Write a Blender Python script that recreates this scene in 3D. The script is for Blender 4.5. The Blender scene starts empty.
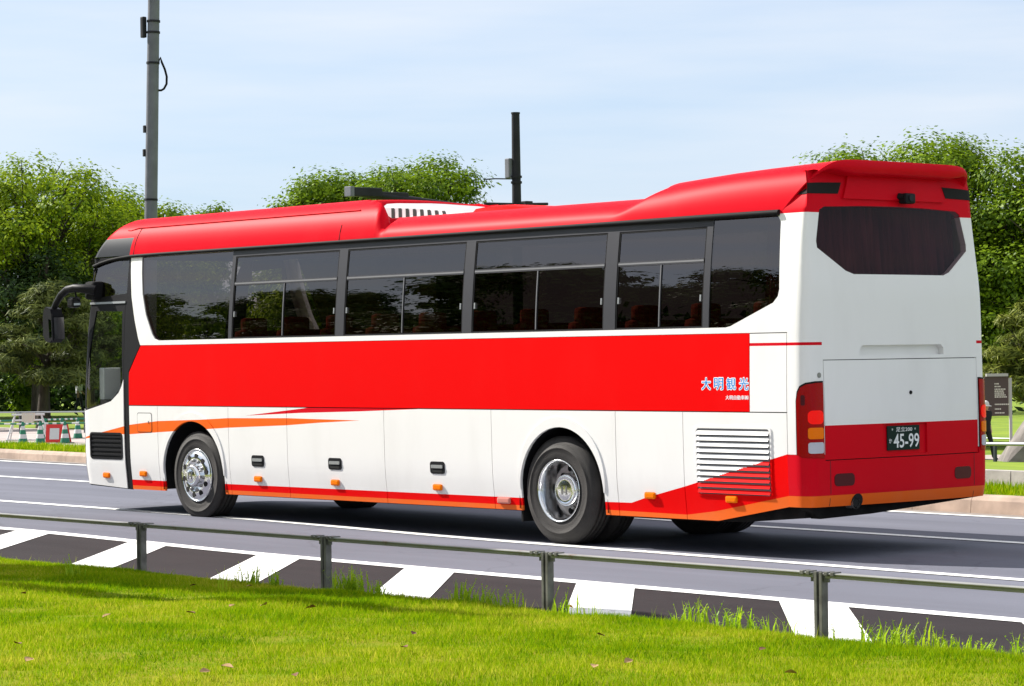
import bpy, bmesh, math, random
import numpy as np
from mathutils import Vector, Matrix
from mathutils.geometry import tessellate_polygon
from bisect import bisect_right
rnd = random.Random(7); nrg = np.random.default_rng(7)
scene = bpy.context.scene
COL = scene.collection

# ------------------------------------------------------------------ camera
cam = bpy.data.cameras.new('camera'); cam_o = bpy.data.objects.new('camera', cam); COL.objects.link(cam_o)
cam.sensor_fit = 'HORIZONTAL'; cam.sensor_width = 36.0; cam.lens = 92.731
cam.clip_start = 0.1; cam.clip_end = 5000
CR = Vector((0.65677604, 0.75396909, -0.01326034)); CU = Vector((0.01192151, 0.00720095, 0.99990301)); CF = Vector((-0.75399145, 0.65687042, 0.00425904))
CP = Vector((18.80272, -16.99376, 1.84080))
cam_o.matrix_world = Matrix(((CR.x, CU.x, -CF.x, CP.x), (CR.y, CU.y, -CF.y, CP.y), (CR.z, CU.z, -CF.z, CP.z), (0, 0, 0, 1)))
scene.camera = cam_o

# ------------------------------------------------------------------ sky, sun, exposure
SUN_EL = math.radians(38.0); SUN_AZ = math.radians(19.0)     # from -X, turned a little towards -Y
sun_dir = Vector((-math.cos(SUN_AZ) * math.cos(SUN_EL), -math.sin(SUN_AZ) * math.cos(SUN_EL), math.sin(SUN_EL)))
world = bpy.data.worlds.new('World'); scene.world = world; world.use_nodes = True
wn = world.node_tree.nodes; wl = world.node_tree.links
for n in list(wn): wn.remove(n)
w_out = wn.new('ShaderNodeOutputWorld'); w_bg = wn.new('ShaderNodeBackground')
w_sky = wn.new('ShaderNodeTexSky'); w_sky.sky_type = 'NISHITA'; w_sky.sun_disc = False
w_sky.sun_elevation = SUN_EL; w_sky.sun_rotation = math.atan2(sun_dir.x, sun_dir.y)
w_sky.air_density = 1.0; w_sky.dust_density = 0.6; w_sky.ozone_density = 1.4
w_tc = wn.new('ShaderNodeTexCoord'); w_map = wn.new('ShaderNodeMapping'); w_map.inputs['Scale'].default_value = (1.0, 1.0, 9.0)
w_map.inputs['Rotation'].default_value = (0.06, -0.05, 0.4)
w_noi = wn.new('ShaderNodeTexNoise'); w_noi.inputs['Scale'].default_value = 3.2; w_noi.inputs['Detail'].default_value = 7; w_noi.inputs['Roughness'].default_value = 0.52
w_rmp = wn.new('ShaderNodeValToRGB'); w_rmp.color_ramp.elements[0].position = 0.34; w_rmp.color_ramp.elements[1].position = 0.76
w_rmp.color_ramp.elements[0].color = (0.05, 0.05, 0.05, 1); w_rmp.color_ramp.elements[1].color = (0.74, 0.74, 0.74, 1)
w_mix = wn.new('ShaderNodeMix'); w_mix.data_type = 'RGBA'; w_mix.inputs['B'].default_value = (6.5, 6.7, 7.05, 1)   # thin white cloud veil
wl.new(w_tc.outputs['Generated'], w_map.inputs['Vector']); wl.new(w_map.outputs['Vector'], w_noi.inputs['Vector'])
wl.new(w_noi.outputs['Fac'], w_rmp.inputs['Fac']); w_sep = wn.new('ShaderNodeSeparateXYZ'); wl.new(w_tc.outputs['Generated'], w_sep.inputs['Vector'])
w_hi = wn.new('ShaderNodeMapRange'); w_hi.interpolation_type = 'SMOOTHSTEP'; w_hi.inputs['From Min'].default_value = 0.15; w_hi.inputs['From Max'].default_value = 0.6; w_hi.inputs['To Max'].default_value = 0.65  # veil thickened overhead, out of view, added to brighten the shaded rear
wl.new(w_sep.outputs['Z'], w_hi.inputs['Value']); w_add = wn.new('ShaderNodeMath'); w_add.operation = 'ADD'; w_add.use_clamp = True
wl.new(w_rmp.outputs['Color'], w_add.inputs[0]); wl.new(w_hi.outputs['Result'], w_add.inputs[1]); wl.new(w_add.outputs[0], w_mix.inputs['Factor'])
w_veil = wn.new('ShaderNodeMix'); w_veil.data_type = 'RGBA'; w_veil.inputs['Factor'].default_value = 0.62; w_veil.inputs['B'].default_value = (3.5, 4.75, 6.9, 1)
wl.new(w_sky.outputs['Color'], w_veil.inputs['A']); wl.new(w_veil.outputs['Result'], w_mix.inputs['A']); wl.new(w_mix.outputs['Result'], w_bg.inputs['Color'])
w_bg.inputs['Strength'].default_value = 0.065
wl.new(w_bg.outputs['Background'], w_out.inputs['Surface'])
sun = bpy.data.lights.new('sun', 'SUN'); sun_o = bpy.data.objects.new('sun', sun); COL.objects.link(sun_o)
sun.energy = 4.2; sun.angle = math.radians(0.53); sun.color = (1.0, 0.955, 0.88)
sun_o.rotation_euler = sun_dir.to_track_quat('Z', 'Y').to_euler(); sun_o.location = (0, 0, 60)
scene.view_settings.view_transform = 'Standard'; scene.view_settings.look = 'None'
scene.view_settings.exposure = 1.15; scene.view_settings.gamma = 1.0; scene.view_settings.use_curve_mapping = False
scene.cycles.max_bounces = 8; scene.cycles.transparent_max_bounces = 12
scene.cycles.caustics_reflective = False; scene.cycles.caustics_refractive = False

# ------------------------------------------------------------------ materials
def _mat(name):
    m = bpy.data.materials.new(name); m.use_nodes = True
    return m, m.node_tree.nodes, m.node_tree.links, m.node_tree.nodes['Principled BSDF']
def mat(name, col, rough=0.5, metal=0.0, coat=0.0, var=0.0, scale=8.0, bump=0.0, bscale=60.0, col2=None, spec=0.35, stretch=None, detail=5):
    m, N, L, b = _mat(name)
    b.inputs['Base Color'].default_value = (*col, 1); b.inputs['Roughness'].default_value = rough; b.inputs['Metallic'].default_value = metal
    b.inputs['Coat Weight'].default_value = coat; b.inputs['Coat Roughness'].default_value = 0.04; b.inputs['Specular IOR Level'].default_value = spec
    tc = N.new('ShaderNodeTexCoord'); src = tc.outputs['Object']
    if stretch:
        mp = N.new('ShaderNodeMapping'); mp.inputs['Scale'].default_value = stretch; L.new(src, mp.inputs['Vector']); src = mp.outputs['Vector']
    if var or col2:
        n = N.new('ShaderNodeTexNoise'); n.inputs['Scale'].default_value = scale; n.inputs['Detail'].default_value = detail; L.new(src, n.inputs['Vector'])
        r = N.new('ShaderNodeValToRGB'); r.color_ramp.elements[0].position = 0.33; r.color_ramp.elements[1].position = 0.67
        c2 = col2 or tuple(c * (1 - var) for c in col); c1 = col if col2 else tuple(min(1, c * (1 + var)) for c in col)
        r.color_ramp.elements[0].color = (*c2, 1); r.color_ramp.elements[1].color = (*c1, 1)
        L.new(n.outputs['Fac'], r.inputs['Fac']); L.new(r.outputs['Color'], b.inputs['Base Color'])
    if bump:
        n = N.new('ShaderNodeTexNoise'); n.inputs['Scale'].default_value = bscale; n.inputs['Detail'].default_value = 3; L.new(src, n.inputs['Vector'])
        bp = N.new('ShaderNodeBump'); bp.inputs['Strength'].default_value = bump; bp.inputs['Distance'].default_value = 0.02
        L.new(n.outputs['Fac'], bp.inputs['Height']); L.new(bp.outputs['Normal'], b.inputs['Normal'])
    return m
def leaf_mat(name, c1, c2, trans=0.35, scale=1.3, gloss=0.03):
    m, N, L, b = _mat(name); N.remove(b); out = N['Material Output']
    g = N.new('ShaderNodeNewGeometry'); tc = N.new('ShaderNodeTexCoord')
    n = N.new('ShaderNodeTexNoise'); n.inputs['Scale'].default_value = scale; n.inputs['Detail'].default_value = 4; L.new(tc.outputs['Object'], n.inputs['Vector'])
    ad = N.new('ShaderNodeMath'); ad.operation = 'MULTIPLY_ADD'; ad.inputs[1].default_value = 0.5; L.new(g.outputs['Random Per Island'], ad.inputs[0]); L.new(n.outputs['Fac'], ad.inputs[2])
    r = N.new('ShaderNodeValToRGB'); r.color_ramp.elements[0].position = 0.45; r.color_ramp.elements[1].position = 1.0
    r.color_ramp.elements[0].color = (*c2, 1); r.color_ramp.elements[1].color = (*c1, 1); L.new(ad.outputs[0], r.inputs['Fac'])
    d = N.new('ShaderNodeBsdfDiffuse'); t = N.new('ShaderNodeBsdfTranslucent'); gl = N.new('ShaderNodeBsdfGlossy'); gl.inputs['Roughness'].default_value = 0.45; gl.inputs['Color'].default_value = (0.4, 0.4, 0.4, 1)
    mx = N.new('ShaderNodeMixShader'); mx.inputs[0].default_value = trans
    L.new(r.outputs['Color'], d.inputs['Color']); L.new(r.outputs['Color'], t.inputs['Color']); L.new(d.outputs[0], mx.inputs[1]); L.new(t.outputs[0], mx.inputs[2])
    m2 = N.new('ShaderNodeMixShader'); m2.inputs[0].default_value = gloss; L.new(mx.outputs[0], m2.inputs[1]); L.new(gl.outputs[0], m2.inputs[2])
    L.new(m2.outputs[0], out.inputs['Surface'])
    return m
def glass_mat(name, tint, ior=1.75, rough=0.0, refl=(1.0, .90, .85)):
    m, N, L, b = _mat(name); N.remove(b); out = N['Material Output']
    t = N.new('ShaderNodeBsdfTransparent'); t.inputs['Color'].default_value = (*tint, 1)
    g = N.new('ShaderNodeBsdfGlossy'); g.inputs['Roughness'].default_value = rough; g.inputs['Color'].default_value = (*refl, 1)
    tc = N.new('ShaderNodeTexCoord'); n = N.new('ShaderNodeTexNoise'); n.inputs['Scale'].default_value = 1.6; n.inputs['Detail'].default_value = 2
    bp = N.new('ShaderNodeBump'); bp.inputs['Strength'].default_value = 0.08; bp.inputs['Distance'].default_value = 0.01
    L.new(tc.outputs['Object'], n.inputs['Vector']); L.new(n.outputs['Fac'], bp.inputs['Height']); L.new(bp.outputs['Normal'], g.inputs['Normal'])
    lw = N.new('ShaderNodeLayerWeight'); lw.inputs['Blend'].default_value = 0.5; pw = N.new('ShaderNodeMath'); pw.operation = 'POWER'; pw.inputs[1].default_value = 5.0; L.new(lw.outputs['Facing'], pw.inputs[0])
    F0 = ((ior-1)/(ior+1))**2; f = N.new('ShaderNodeMath'); f.operation = 'MULTIPLY_ADD'; f.inputs[1].default_value = 1-F0; f.inputs[2].default_value = F0; L.new(pw.outputs[0], f.inputs[0])   # two-sided Schlick
    mx = N.new('ShaderNodeMixShader'); L.new(f.outputs[0], mx.inputs[0]); L.new(t.outputs[0], mx.inputs[1]); L.new(g.outputs[0], mx.inputs[2]); L.new(mx.outputs[0], out.inputs['Surface'])
    return m
def lamp_mat(name, col, emit):
    m, N, L, b = _mat(name); b.inputs['Base Color'].default_value = (*col, 1); b.inputs['Roughness'].default_value = 0.15; b.inputs['Coat Weight'].default_value = .05; b.inputs['Specular IOR Level'].default_value = .12
    b.inputs['Emission Color'].default_value = (*col, 1); b.inputs['Emission Strength'].default_value = emit
    tc = N.new('ShaderNodeTexCoord'); v = N.new('ShaderNodeTexVoronoi'); v.inputs['Scale'].default_value = 60
    bp = N.new('ShaderNodeBump'); bp.inputs['Strength'].default_value = 0.3; bp.inputs['Distance'].default_value = 0.004
    L.new(tc.outputs['Object'], v.inputs['Vector']); L.new(v.outputs['Distance'], bp.inputs['Height']); L.new(bp.outputs['Normal'], b.inputs['Normal'])
    return m

def paint(name, col, rough=0.4, dirt=0.10, coat=0.3, spec=0.3, crough=.05):
    # body paint: faint large-scale waviness, road film thickening towards the skirt, clear coat
    m, N, L, b = _mat(name)
    tc = N.new('ShaderNodeTexCoord'); n = N.new('ShaderNodeTexNoise'); n.inputs['Scale'].default_value = 3.0; n.inputs['Detail'].default_value = 6
    mp = N.new('ShaderNodeMapping'); mp.inputs['Scale'].default_value = (1.0, 1.0, 0.35); L.new(tc.outputs['Object'], mp.inputs['Vector']); L.new(mp.outputs['Vector'], n.inputs['Vector'])
    r = N.new('ShaderNodeValToRGB'); r.color_ramp.elements[0].position = 0.5; r.color_ramp.elements[1].position = 0.8
    r.color_ramp.elements[0].color = (0, 0, 0, 1); r.color_ramp.elements[1].color = (dirt, dirt, dirt, 1)
    mx = N.new('ShaderNodeMix'); mx.data_type = 'RGBA'; mx.inputs['A'].default_value = (*col, 1); mx.inputs['B'].default_value = (0.32, 0.29, 0.25, 1)
    sx_ = N.new('ShaderNodeSeparateXYZ'); L.new(tc.outputs['Object'], sx_.inputs['Vector']); dz = N.new('ShaderNodeMapRange'); dz.interpolation_type = 'SMOOTHSTEP'
    dz.inputs['From Min'].default_value = .85; dz.inputs['From Max'].default_value = .25; dz.inputs['To Max'].default_value = dirt*2.2; L.new(sx_.outputs['Z'], dz.inputs['Value'])
    dm = N.new('ShaderNodeMath'); dm.operation = 'MULTIPLY'; L.new(n.outputs['Fac'], dm.inputs[0]); L.new(dz.outputs['Result'], dm.inputs[1]); da = N.new('ShaderNodeMath'); da.operation = 'ADD'; da.use_clamp = True; L.new(dm.outputs[0], da.inputs[0])
    L.new(n.outputs['Fac'], r.inputs['Fac']); L.new(r.outputs['Color'], da.inputs[1]); L.new(da.outputs[0], mx.inputs['Factor']); L.new(mx.outputs['Result'], b.inputs['Base Color'])
    w = N.new('ShaderNodeTexNoise'); w.inputs['Scale'].default_value = 1.4; w.inputs['Detail'].default_value = 1; L.new(tc.outputs['Object'], w.inputs['Vector'])
    bp = N.new('ShaderNodeBump'); bp.inputs['Strength'].default_value = 0.12; bp.inputs['Distance'].default_value = 0.03; L.new(w.outputs['Fac'], bp.inputs['Height'])
    L.new(bp.outputs['Normal'], b.inputs['Coat Normal'])
    b.inputs['Roughness'].default_value = rough; b.inputs['Coat Weight'].default_value = coat; b.inputs['Coat Roughness'].default_value = crough; b.inputs['Specular IOR Level'].default_value = spec
    return m
M = dict(
    white=paint('white_paint', (0.80, 0.785, 0.765)), red=paint('red_paint', (0.74, 0.001, 0.0015), 0.5, dirt=0.006, coat=0.02, spec=0.03), roof=paint('roof_red_paint', (0.58, 0.003, 0.013), 0.42, dirt=0.015, coat=0.0, spec=0.022), orange=paint('orange_paint', (0.80, 0.12, 0.004), 0.5, dirt=0.04, coat=0.1, spec=0.12),
    crimson_and_shaded_red=paint('crimson_and_shaded_red_paint', (0.60, 0.002, 0.012), 0.5, dirt=0.012, coat=0.03, spec=0.04), gap=mat('dark_gap', (0.02, 0.02, 0.022), 0.8), frame=mat('window_frame_grey', (0.045, 0.045, 0.053), 0.45, 0.1, spec=.25),  # crimson: the spear's colour; on the rear, red with bluish sky shade painted in
    seal=mat('black_rubber_seal', (0.010, 0.010, 0.011), 0.7, spec=.1), alu=mat('aluminium_trim', (0.40, 0.41, 0.42), 0.4, 0.7), trim=mat('dull_grey_trim', (0.17, 0.17, 0.18), 0.5, 0.3), black=mat('black_plastic', (0.011, 0.011, 0.013), 0.5, spec=.10, bump=0.05),
    gloss_black=mat('gloss_black_panel', (0.018, 0.021, 0.027), 0.5, spec=.12), under=mat('underbody_black', (0.012, 0.0115, 0.0115), 0.9, var=0.3, spec=.05),
    tyre=mat('tyre_rubber', (0.030, 0.027, 0.025), 0.75, var=0.25, scale=5, bump=0.3, bscale=90), chrome=mat('polished_wheel_metal', (0.82, 0.83, 0.84), 0.16, 1.0, bump=0.06, bscale=25),
    steel=mat('dull_steel', (0.30, 0.29, 0.28), 0.4, 0.85, var=0.2), hole=mat('hole_black', (0.008, 0.008, 0.008), 0.9),
    glass=glass_mat('dark_tinted_glass', (0.25, 0.20, 0.185), 2.05), glass_far=glass_mat('far_tinted_glass', (0.05, 0.04, 0.038), 1.2), glass_clear=glass_mat('door_glass', (0.90, 0.94, 0.92), 1.6, refl=(1, 1, 1)), glass_rear=glass_mat('rear_glass', (0.50, 0.42, 0.43), 1.30),
    seat=mat('seat_fabric', (0.30, 0.055, 0.035), 0.9, var=0.3, scale=25), curtain=mat('curtain_cloth', (0.13, 0.04, 0.045), 0.9, var=0.35, scale=5, stretch=(1, 3.5, .25)), interior=mat('cabin_lining', (0.05, 0.046, 0.046), 0.95, spec=.05), dish=mat('wheel_dish_dark', (0.42, 0.38, 0.35), 0.36, 0.9, var=.25),
    mirror=mat('mirror_glass', (0.9, 0.9, 0.9), 0.02, 1.0), lamp_red=lamp_mat('red_lamp_lens', (0.30, 0.001, 0.003), 0.03), lamp_lit=lamp_mat('lit_brake_lens', (0.85, 0.006, 0.004), 0.14),
    amber=lamp_mat('amber_lens', (0.80, 0.17, 0.002), 0.02), clear=lamp_mat('clear_lens', (0.50, 0.50, 0.55), 0.0), red_dark=mat('dark_reflector', (0.07, 0.003, 0.008), 0.3, spec=.2), pale_lamp=mat('pale_red_lens', (0.55, 0.20, 0.16), 0.3),
    plate=mat('plate_green', (0.008, 0.024, 0.017), 0.5, spec=.1), ptext=mat('plate_letter_white', (0.78, 0.80, 0.78), 0.5), blue=mat('sign_blue', (0.006, 0.22, 0.60), 0.5, spec=.1), ltext=mat('letter_white', (0.85, 0.87, 0.9), 0.4),
    acwhite=mat('roof_unit_white', (0.40, 0.40, 0.42), 0.6, var=0.08),
)

# ------------------------------------------------------------------ mesh helpers
class MB:
    def __init__(s): s.v = []; s.f = []; s.m = []; s.sm = []; s.mats = []
    def mi(s, m):
        if m not in s.mats: s.mats.append(m)
        return s.mats.index(m)
    def add(s, vs, fs, m, smooth=False):
        o = len(s.v); i = s.mi(m); s.v += [tuple(v) for v in vs]
        for f in fs: s.f.append(tuple(o + k for k in f)); s.m.append(i); s.sm.append(smooth)
    def box(s, x0, y0, z0, x1, y1, z1, m, bev=0.0, rot=None, at=None):
        if bev <= 0:
            vs = [(x0, y0, z0), (x1, y0, z0), (x1, y1, z0), (x0, y1, z0), (x0, y0, z1), (x1, y0, z1), (x1, y1, z1), (x0, y1, z1)]
            fs = [(0, 3, 2, 1), (4, 5, 6, 7), (0, 1, 5, 4), (1, 2, 6, 5), (2, 3, 7, 6), (3, 0, 4, 7)]
        else:
            b = bmesh.new(); bmesh.ops.create_cube(b, size=1.0, matrix=Matrix.Translation(((x0+x1)/2, (y0+y1)/2, (z0+z1)/2)) @ Matrix.Diagonal((x1-x0, y1-y0, z1-z0, 1)))
            bmesh.ops.bevel(b, geom=list(b.edges), offset=bev, segments=2, affect='EDGES', profile=0.6)
            b.verts.index_update(); vs = [tuple(v.co) for v in b.verts]; fs = [tuple(v.index for v in f.verts) for f in b.faces]; b.free()
        if rot is not None: vs = [tuple(rot @ Vector(v)) for v in vs]
        if at is not None: vs = [tuple(Vector(v) + Vector(at)) for v in vs]
        s.add(vs, fs, m)
    def tube(s, pts, r, m, n=8, caps=True, smooth=True):
        pts = [Vector(p) for p in pts]; R = r if isinstance(r, (list, tuple)) else [r] * len(pts)
        vs = []; up = None
        for i, p in enumerate(pts):
            d = (pts[min(i+1, len(pts)-1)] - pts[max(i-1, 0)]).normalized()
            if up is None: up = d.orthogonal().normalized()
            up = (up - d * up.dot(d)).normalized(); sd = d.cross(up)
            for k in range(n):
                a = 2 * math.pi * k / n; vs.append(p + (up * math.cos(a) + sd * math.sin(a)) * R[i])
        fs = []
        for i in range(len(pts)-1):
            for k in range(n):
                k2 = (k+1) % n; fs.append((i*n+k, i*n+k2, (i+1)*n+k2, (i+1)*n+k))
        s.add(vs, fs, m, smooth)
        if caps:
            s.add(vs[:n], [tuple(reversed(range(n)))], m); s.add(vs[-n:], [tuple(range(n))], m)
    def lathe(s, prof, c, m, n=56, axis='y', zmin=None, smooth=True):
        vs = []
        for r, h in prof:
            for k in range(n):
                a = 2*math.pi*k/n
                v = (c[0]+r*math.cos(a), c[1]+h, c[2]+r*math.sin(a)) if axis == 'y' else (c[0]+r*math.cos(a), c[1]+r*math.sin(a), c[2]+h)
                if zmin is not None and v[2] < zmin: v = (v[0], v[1], zmin)
                vs.append(v)
        fs = []
        for i in range(len(prof)-1):
            for k in range(n):
                k2 = (k+1) % n; f = (i*n+k, i*n+k2, (i+1)*n+k2, (i+1)*n+k); fs.append(f if axis == 'y' else tuple(reversed(f)))
        s.add(vs, fs, m, smooth)
    def prism(s, poly, y0, y1, m, plane='xz'):
        n = len(poly)
        pt = (lambda p, y: (p[0], y, p[1])) if plane == 'xz' else ((lambda p, y: (y, p[0], p[1])) if plane == 'yz' else (lambda p, y: (p[0], p[1], y)))
        vs = [pt(p, y0) for p in poly] + [pt(p, y1) for p in poly]
        fs = [tuple(range(n)), tuple(reversed(range(n, 2*n)))] + [(k, n+k, n+(k+1) % n, (k+1) % n) for k in range(n)]
        s.add(vs, fs, m)
    def build(s, name, parent=None, origin=None):
        me = bpy.data.meshes.new(name); org = Vector(origin) if origin is not None else (Vector(parent['_o']) if parent is not None else Vector((0, 0, 0)))
        me.from_pydata([tuple(Vector(v) - org) for v in s.v], [], s.f)
        for m in s.mats: me.materials.append(m)
        me.polygons.foreach_set('material_index', s.m); me.polygons.foreach_set('use_smooth', s.sm); me.update()
        o = bpy.data.objects.new(name, me); COL.objects.link(o)
        if parent is None: o.location = org
        else: o.parent = parent
        o['_o'] = tuple(org)
        return o
def thing(name, loc, label, cat, group=None):
    o = bpy.data.objects.new(name, None); COL.objects.link(o); o.location = loc; o['_o'] = tuple(loc); o.empty_display_size = 0.2
    return tag(o, label, cat, group)
def tag(o, label, cat, group=None):
    o['label'] = label; o['category'] = cat
    if group: o['group'] = group
    return o
def kind(o, k): o['kind'] = k; return o
def np_mesh(name, co, faces_n, idx, mats, midx=None, parent=None, origin=(0, 0, 0), smooth=False):
    """fast mesh: every face has faces_n corners"""
    me = bpy.data.meshes.new(name); nv = len(co); nf = len(idx) // faces_n
    me.vertices.add(nv); me.vertices.foreach_set('co', (co - np.array(origin)).astype(np.float32).ravel())
    me.loops.add(len(idx)); me.loops.foreach_set('vertex_index', idx.astype(np.int32))
    me.polygons.add(nf); me.polygons.foreach_set('loop_start', np.arange(0, nf*faces_n, faces_n, dtype=np.int32))
    try: me.polygons.foreach_set('loop_total', np.full(nf, faces_n, dtype=np.int32))
    except Exception: pass
    for m in mats: me.materials.append(m)
    if midx is not None: me.polygons.foreach_set('material_index', midx.astype(np.int32))
    if smooth: me.polygons.foreach_set('use_smooth', np.ones(nf, dtype=bool))
    me.update(calc_edges=True); me.validate()
    o = bpy.data.objects.new(name, me); COL.objects.link(o)
    if parent is not None: o.parent = parent
    else: o.location = origin
    o['_o'] = tuple(origin)
    return o
def sstep(a, b, x):
    u = min(max((x-a)/(b-a), 0), 1); return u*u*(3-2*u)
W=2.49
def lerp_tab(t,x):
    # monotone smooth (cubic hermite, finite-difference) interpolation
    xs=[a for a,b in t]; ys=[b for a,b in t]
    if x<=xs[0]: return ys[0]
    if x>=xs[-1]: return ys[-1]
    i=bisect_right(xs,x)-1
    def d(k):
        if k==0 or k==len(xs)-1: return 0.0
        a=(ys[k]-ys[k-1])/(xs[k]-xs[k-1]); b=(ys[k+1]-ys[k])/(xs[k+1]-xs[k])
        return 0.0 if a*b<=0 else 2*a*b/(a+b)
    h=xs[i+1]-xs[i]; u=(x-xs[i])/h
    return ((2*u**3-3*u*u+1)*ys[i]+(u**3-2*u*u+u)*h*d(i)+(-2*u**3+3*u*u)*ys[i+1]+(u**3-u*u)*h*d(i+1))
IN_SIDE=[(.25,.045),(.7,.01),(1.3,0),(2.0,.012),(3.07,.11),(3.2,.155),(3.3,.21),(3.45,.30)]
IN_REAR=[(.3,.06),(.6,.0),(1.0,0),(1.8,.012),(2.3,.018),(2.8,.065),(3.1,.09),(3.3,.10),(3.45,.12)]
IN_FRONT=[(.3,.06),(.6,0),(1.2,.0),(2.0,.08),(2.76,.35),(3.07,.57),(3.5,.9)]
def outline():
    xr,sr,Rr=3.235,.05,.13     # rear centre, sagitta, corner radius
    xf,sf,Rf=-8.86,.14,.32
    rc=xr-sr; fc=xf+sf
    pts=[]
    def corner(cx,R,dirx,slope):
        # fillet between y=0 side line and end line through (cx,0), x = cx+dirx*slope*y
        ang=math.pi/2-math.atan(slope)          # turned angle
        t=R*math.tan(ang/2)
        c=(cx-dirx*t,R); out=[]
        for k in range(17):
            a=ang*k/16
            out.append((c[0]+dirx*R*math.sin(a),c[1]-R*math.cos(a)))
        return out
    arc=corner(rc,Rr,1,4*sr/W)
    farc=corner(fc,Rf,-1,4*sf/W)
    for q in reversed(farc): pts.append(q)
    i0=len(pts)-1
    n=60
    x0,x1=pts[-1][0],arc[0][0]
    for k in range(1,n): pts.append((x0+(x1-x0)*k/n,0.0))
    pts+=arc
    y0=arc[-1][1]; y1=W-y0
    for k in range(1,40):
        y=y0+(y1-y0)*k/40; pts.append((xr-sr*((y-W/2)/(W/2))**2,y))
    m=[(x,W-y) for x,y in reversed(arc)]+[(x1+(x0-x1)*k/n,W) for k in range(1,n)]+[(x,W-y) for x,y in farc]
    pts+=m
    y0=W-farc[-1][1]; y1=farc[-1][1]
    for k in range(1,41):
        y=y0+(y1-y0)*k/41; pts.append((xf+sf*((y-W/2)/(W/2))**2,y))
    # arclength, s=x on the straight left side
    s=[0]
    for a,b in zip(pts,pts[1:]): s.append(s[-1]+math.dist(a,b))
    off=pts[i0][0]-s[i0]
    s=[q+off for q in s]
    nr=[]
    L=len(pts)
    for i in range(L):
        a=pts[max(i-1,0)] ; b=pts[min(i+1,L-1)]
        dx,dy=b[0]-a[0],b[1]-a[1]; l=math.hypot(dx,dy); nr.append((dy/l,-dx/l))
    return pts,s,nr
PTS,SS,NR=outline()
S_TOTAL=SS[-1]-SS[0]+math.dist(PTS[-1],PTS[0])
def base(s):
    if s<SS[0]: s+=S_TOTAL
    if s>SS[-1]:
        u=(s-SS[-1])/(S_TOTAL-(SS[-1]-SS[0])+1e-9) if False else (s-SS[-1])/max(1e-9,math.dist(PTS[-1],PTS[0]))
        u=min(max(u,0),1); a,b=PTS[-1],PTS[0]; na,nb=NR[-1],NR[0]
    else:
        i=min(bisect_right(SS,s)-1,len(SS)-2); u=(s-SS[i])/(SS[i+1]-SS[i]); a,b=PTS[i],PTS[i+1]; na,nb=NR[i],NR[i+1]
    x=a[0]+(b[0]-a[0])*u; y=a[1]+(b[1]-a[1])*u
    nx=na[0]+(nb[0]-na[0])*u; ny=na[1]+(nb[1]-na[1])*u; l=math.hypot(nx,ny)
    return x,y,nx/l,ny/l
def P0(s,z):
    x,y,nx,ny=base(s)
    ir=lerp_tab(IN_REAR,z) if nx>0 else lerp_tab(IN_FRONT,z)
    ins=lerp_tab(IN_SIDE,z)
    return (x-nx*ir,y-ny*ins,z)
def P(s,z,off=0.0):
    p=P0(s,z)
    if off==0: return p
    e=.004
    a=P0(s+e,z);b=P0(s-e,z);c=P0(s,z+e);d=P0(s,z-e)
    t=[a[i]-b[i] for i in range(3)]; w=[c[i]-d[i] for i in range(3)]
    n=(t[1]*w[2]-t[2]*w[1],t[2]*w[0]-t[0]*w[2],t[0]*w[1]-t[1]*w[0]); l=math.sqrt(sum(q*q for q in n))
    return tuple(p[i]+off*n[i]/l for i in range(3))
# rear helpers
_re=[(PTS[i][1],SS[i]) for i in range(len(PTS)) if PTS[i][0]>2.9 ]
def s_rear(y):
    for (y0,s0),(y1,s1) in zip(_re,_re[1:]):
        if y0<=y<=y1 and y1>y0: return s0+(s1-s0)*(y-y0)/(y1-y0)
S_MID=s_rear(W/2)
def mir(s): return 2*S_MID-s

# ------------------------------------------------------------------ setting: terrain, road, kerbs, markings
def tz(x, y):
    q = y + 0.07*x; X = 0.657*(x-18.8) + 0.754*(y+17)
    kl = [(6.3, .2), (7.5, .2), (12, -.18), (14, -.26), (400, -.3), (3000, -.5)]
    kr = [(6.3, .2), (7.5, .2), (8.2, .37), (20, -.42), (36, -1.06), (60, -1.45), (100, -1.8), (300, -2.4), (3000, -6)]
    a = float(np.interp(q, [k[0] for k in kl], [k[1] for k in kl])); b = float(np.interp(q, [k[0] for k in kr], [k[1] for k in kr]))
    w = sstep(-3, 9, X)
    return a + (b-a)*w
def rz(x): return .035*sstep(-.8, -6.0, x)        # the carriageway climbs a little towards the left
def lawn_z(x, y):
    d = -5.42 - y
    z = float(np.interp(d, [0, .12, .35, 1.2, 3.5, 9, 40, 1500], [.115, .15, .175, .2, .265, .33, .4, .4]))
    if d < 60: z += (.012*math.sin(x*2.1+y*1.3) + .008*math.sin(x*4.3-y*3.7+1) + .006*math.sin(x*9.1+y*6.1)) * min(1, d*2.5)
    return z
def grid(name, xs, ys, zf, m, smooth=True, skew=0.0):
    mb = MB(); vs = [(x, y - skew*x, zf(x, y - skew*x)) for y in ys for x in xs]; n = len(xs)
    fs = [(j*n+i, j*n+i+1, (j+1)*n+i+1, (j+1)*n+i) for j in range(len(ys)-1) for i in range(n-1)]
    mb.add(vs, fs, m, smooth); return mb.build(name)
def frange(a, b, st): return [a + st*k for k in range(int(round((b-a)/st))+1)]

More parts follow.
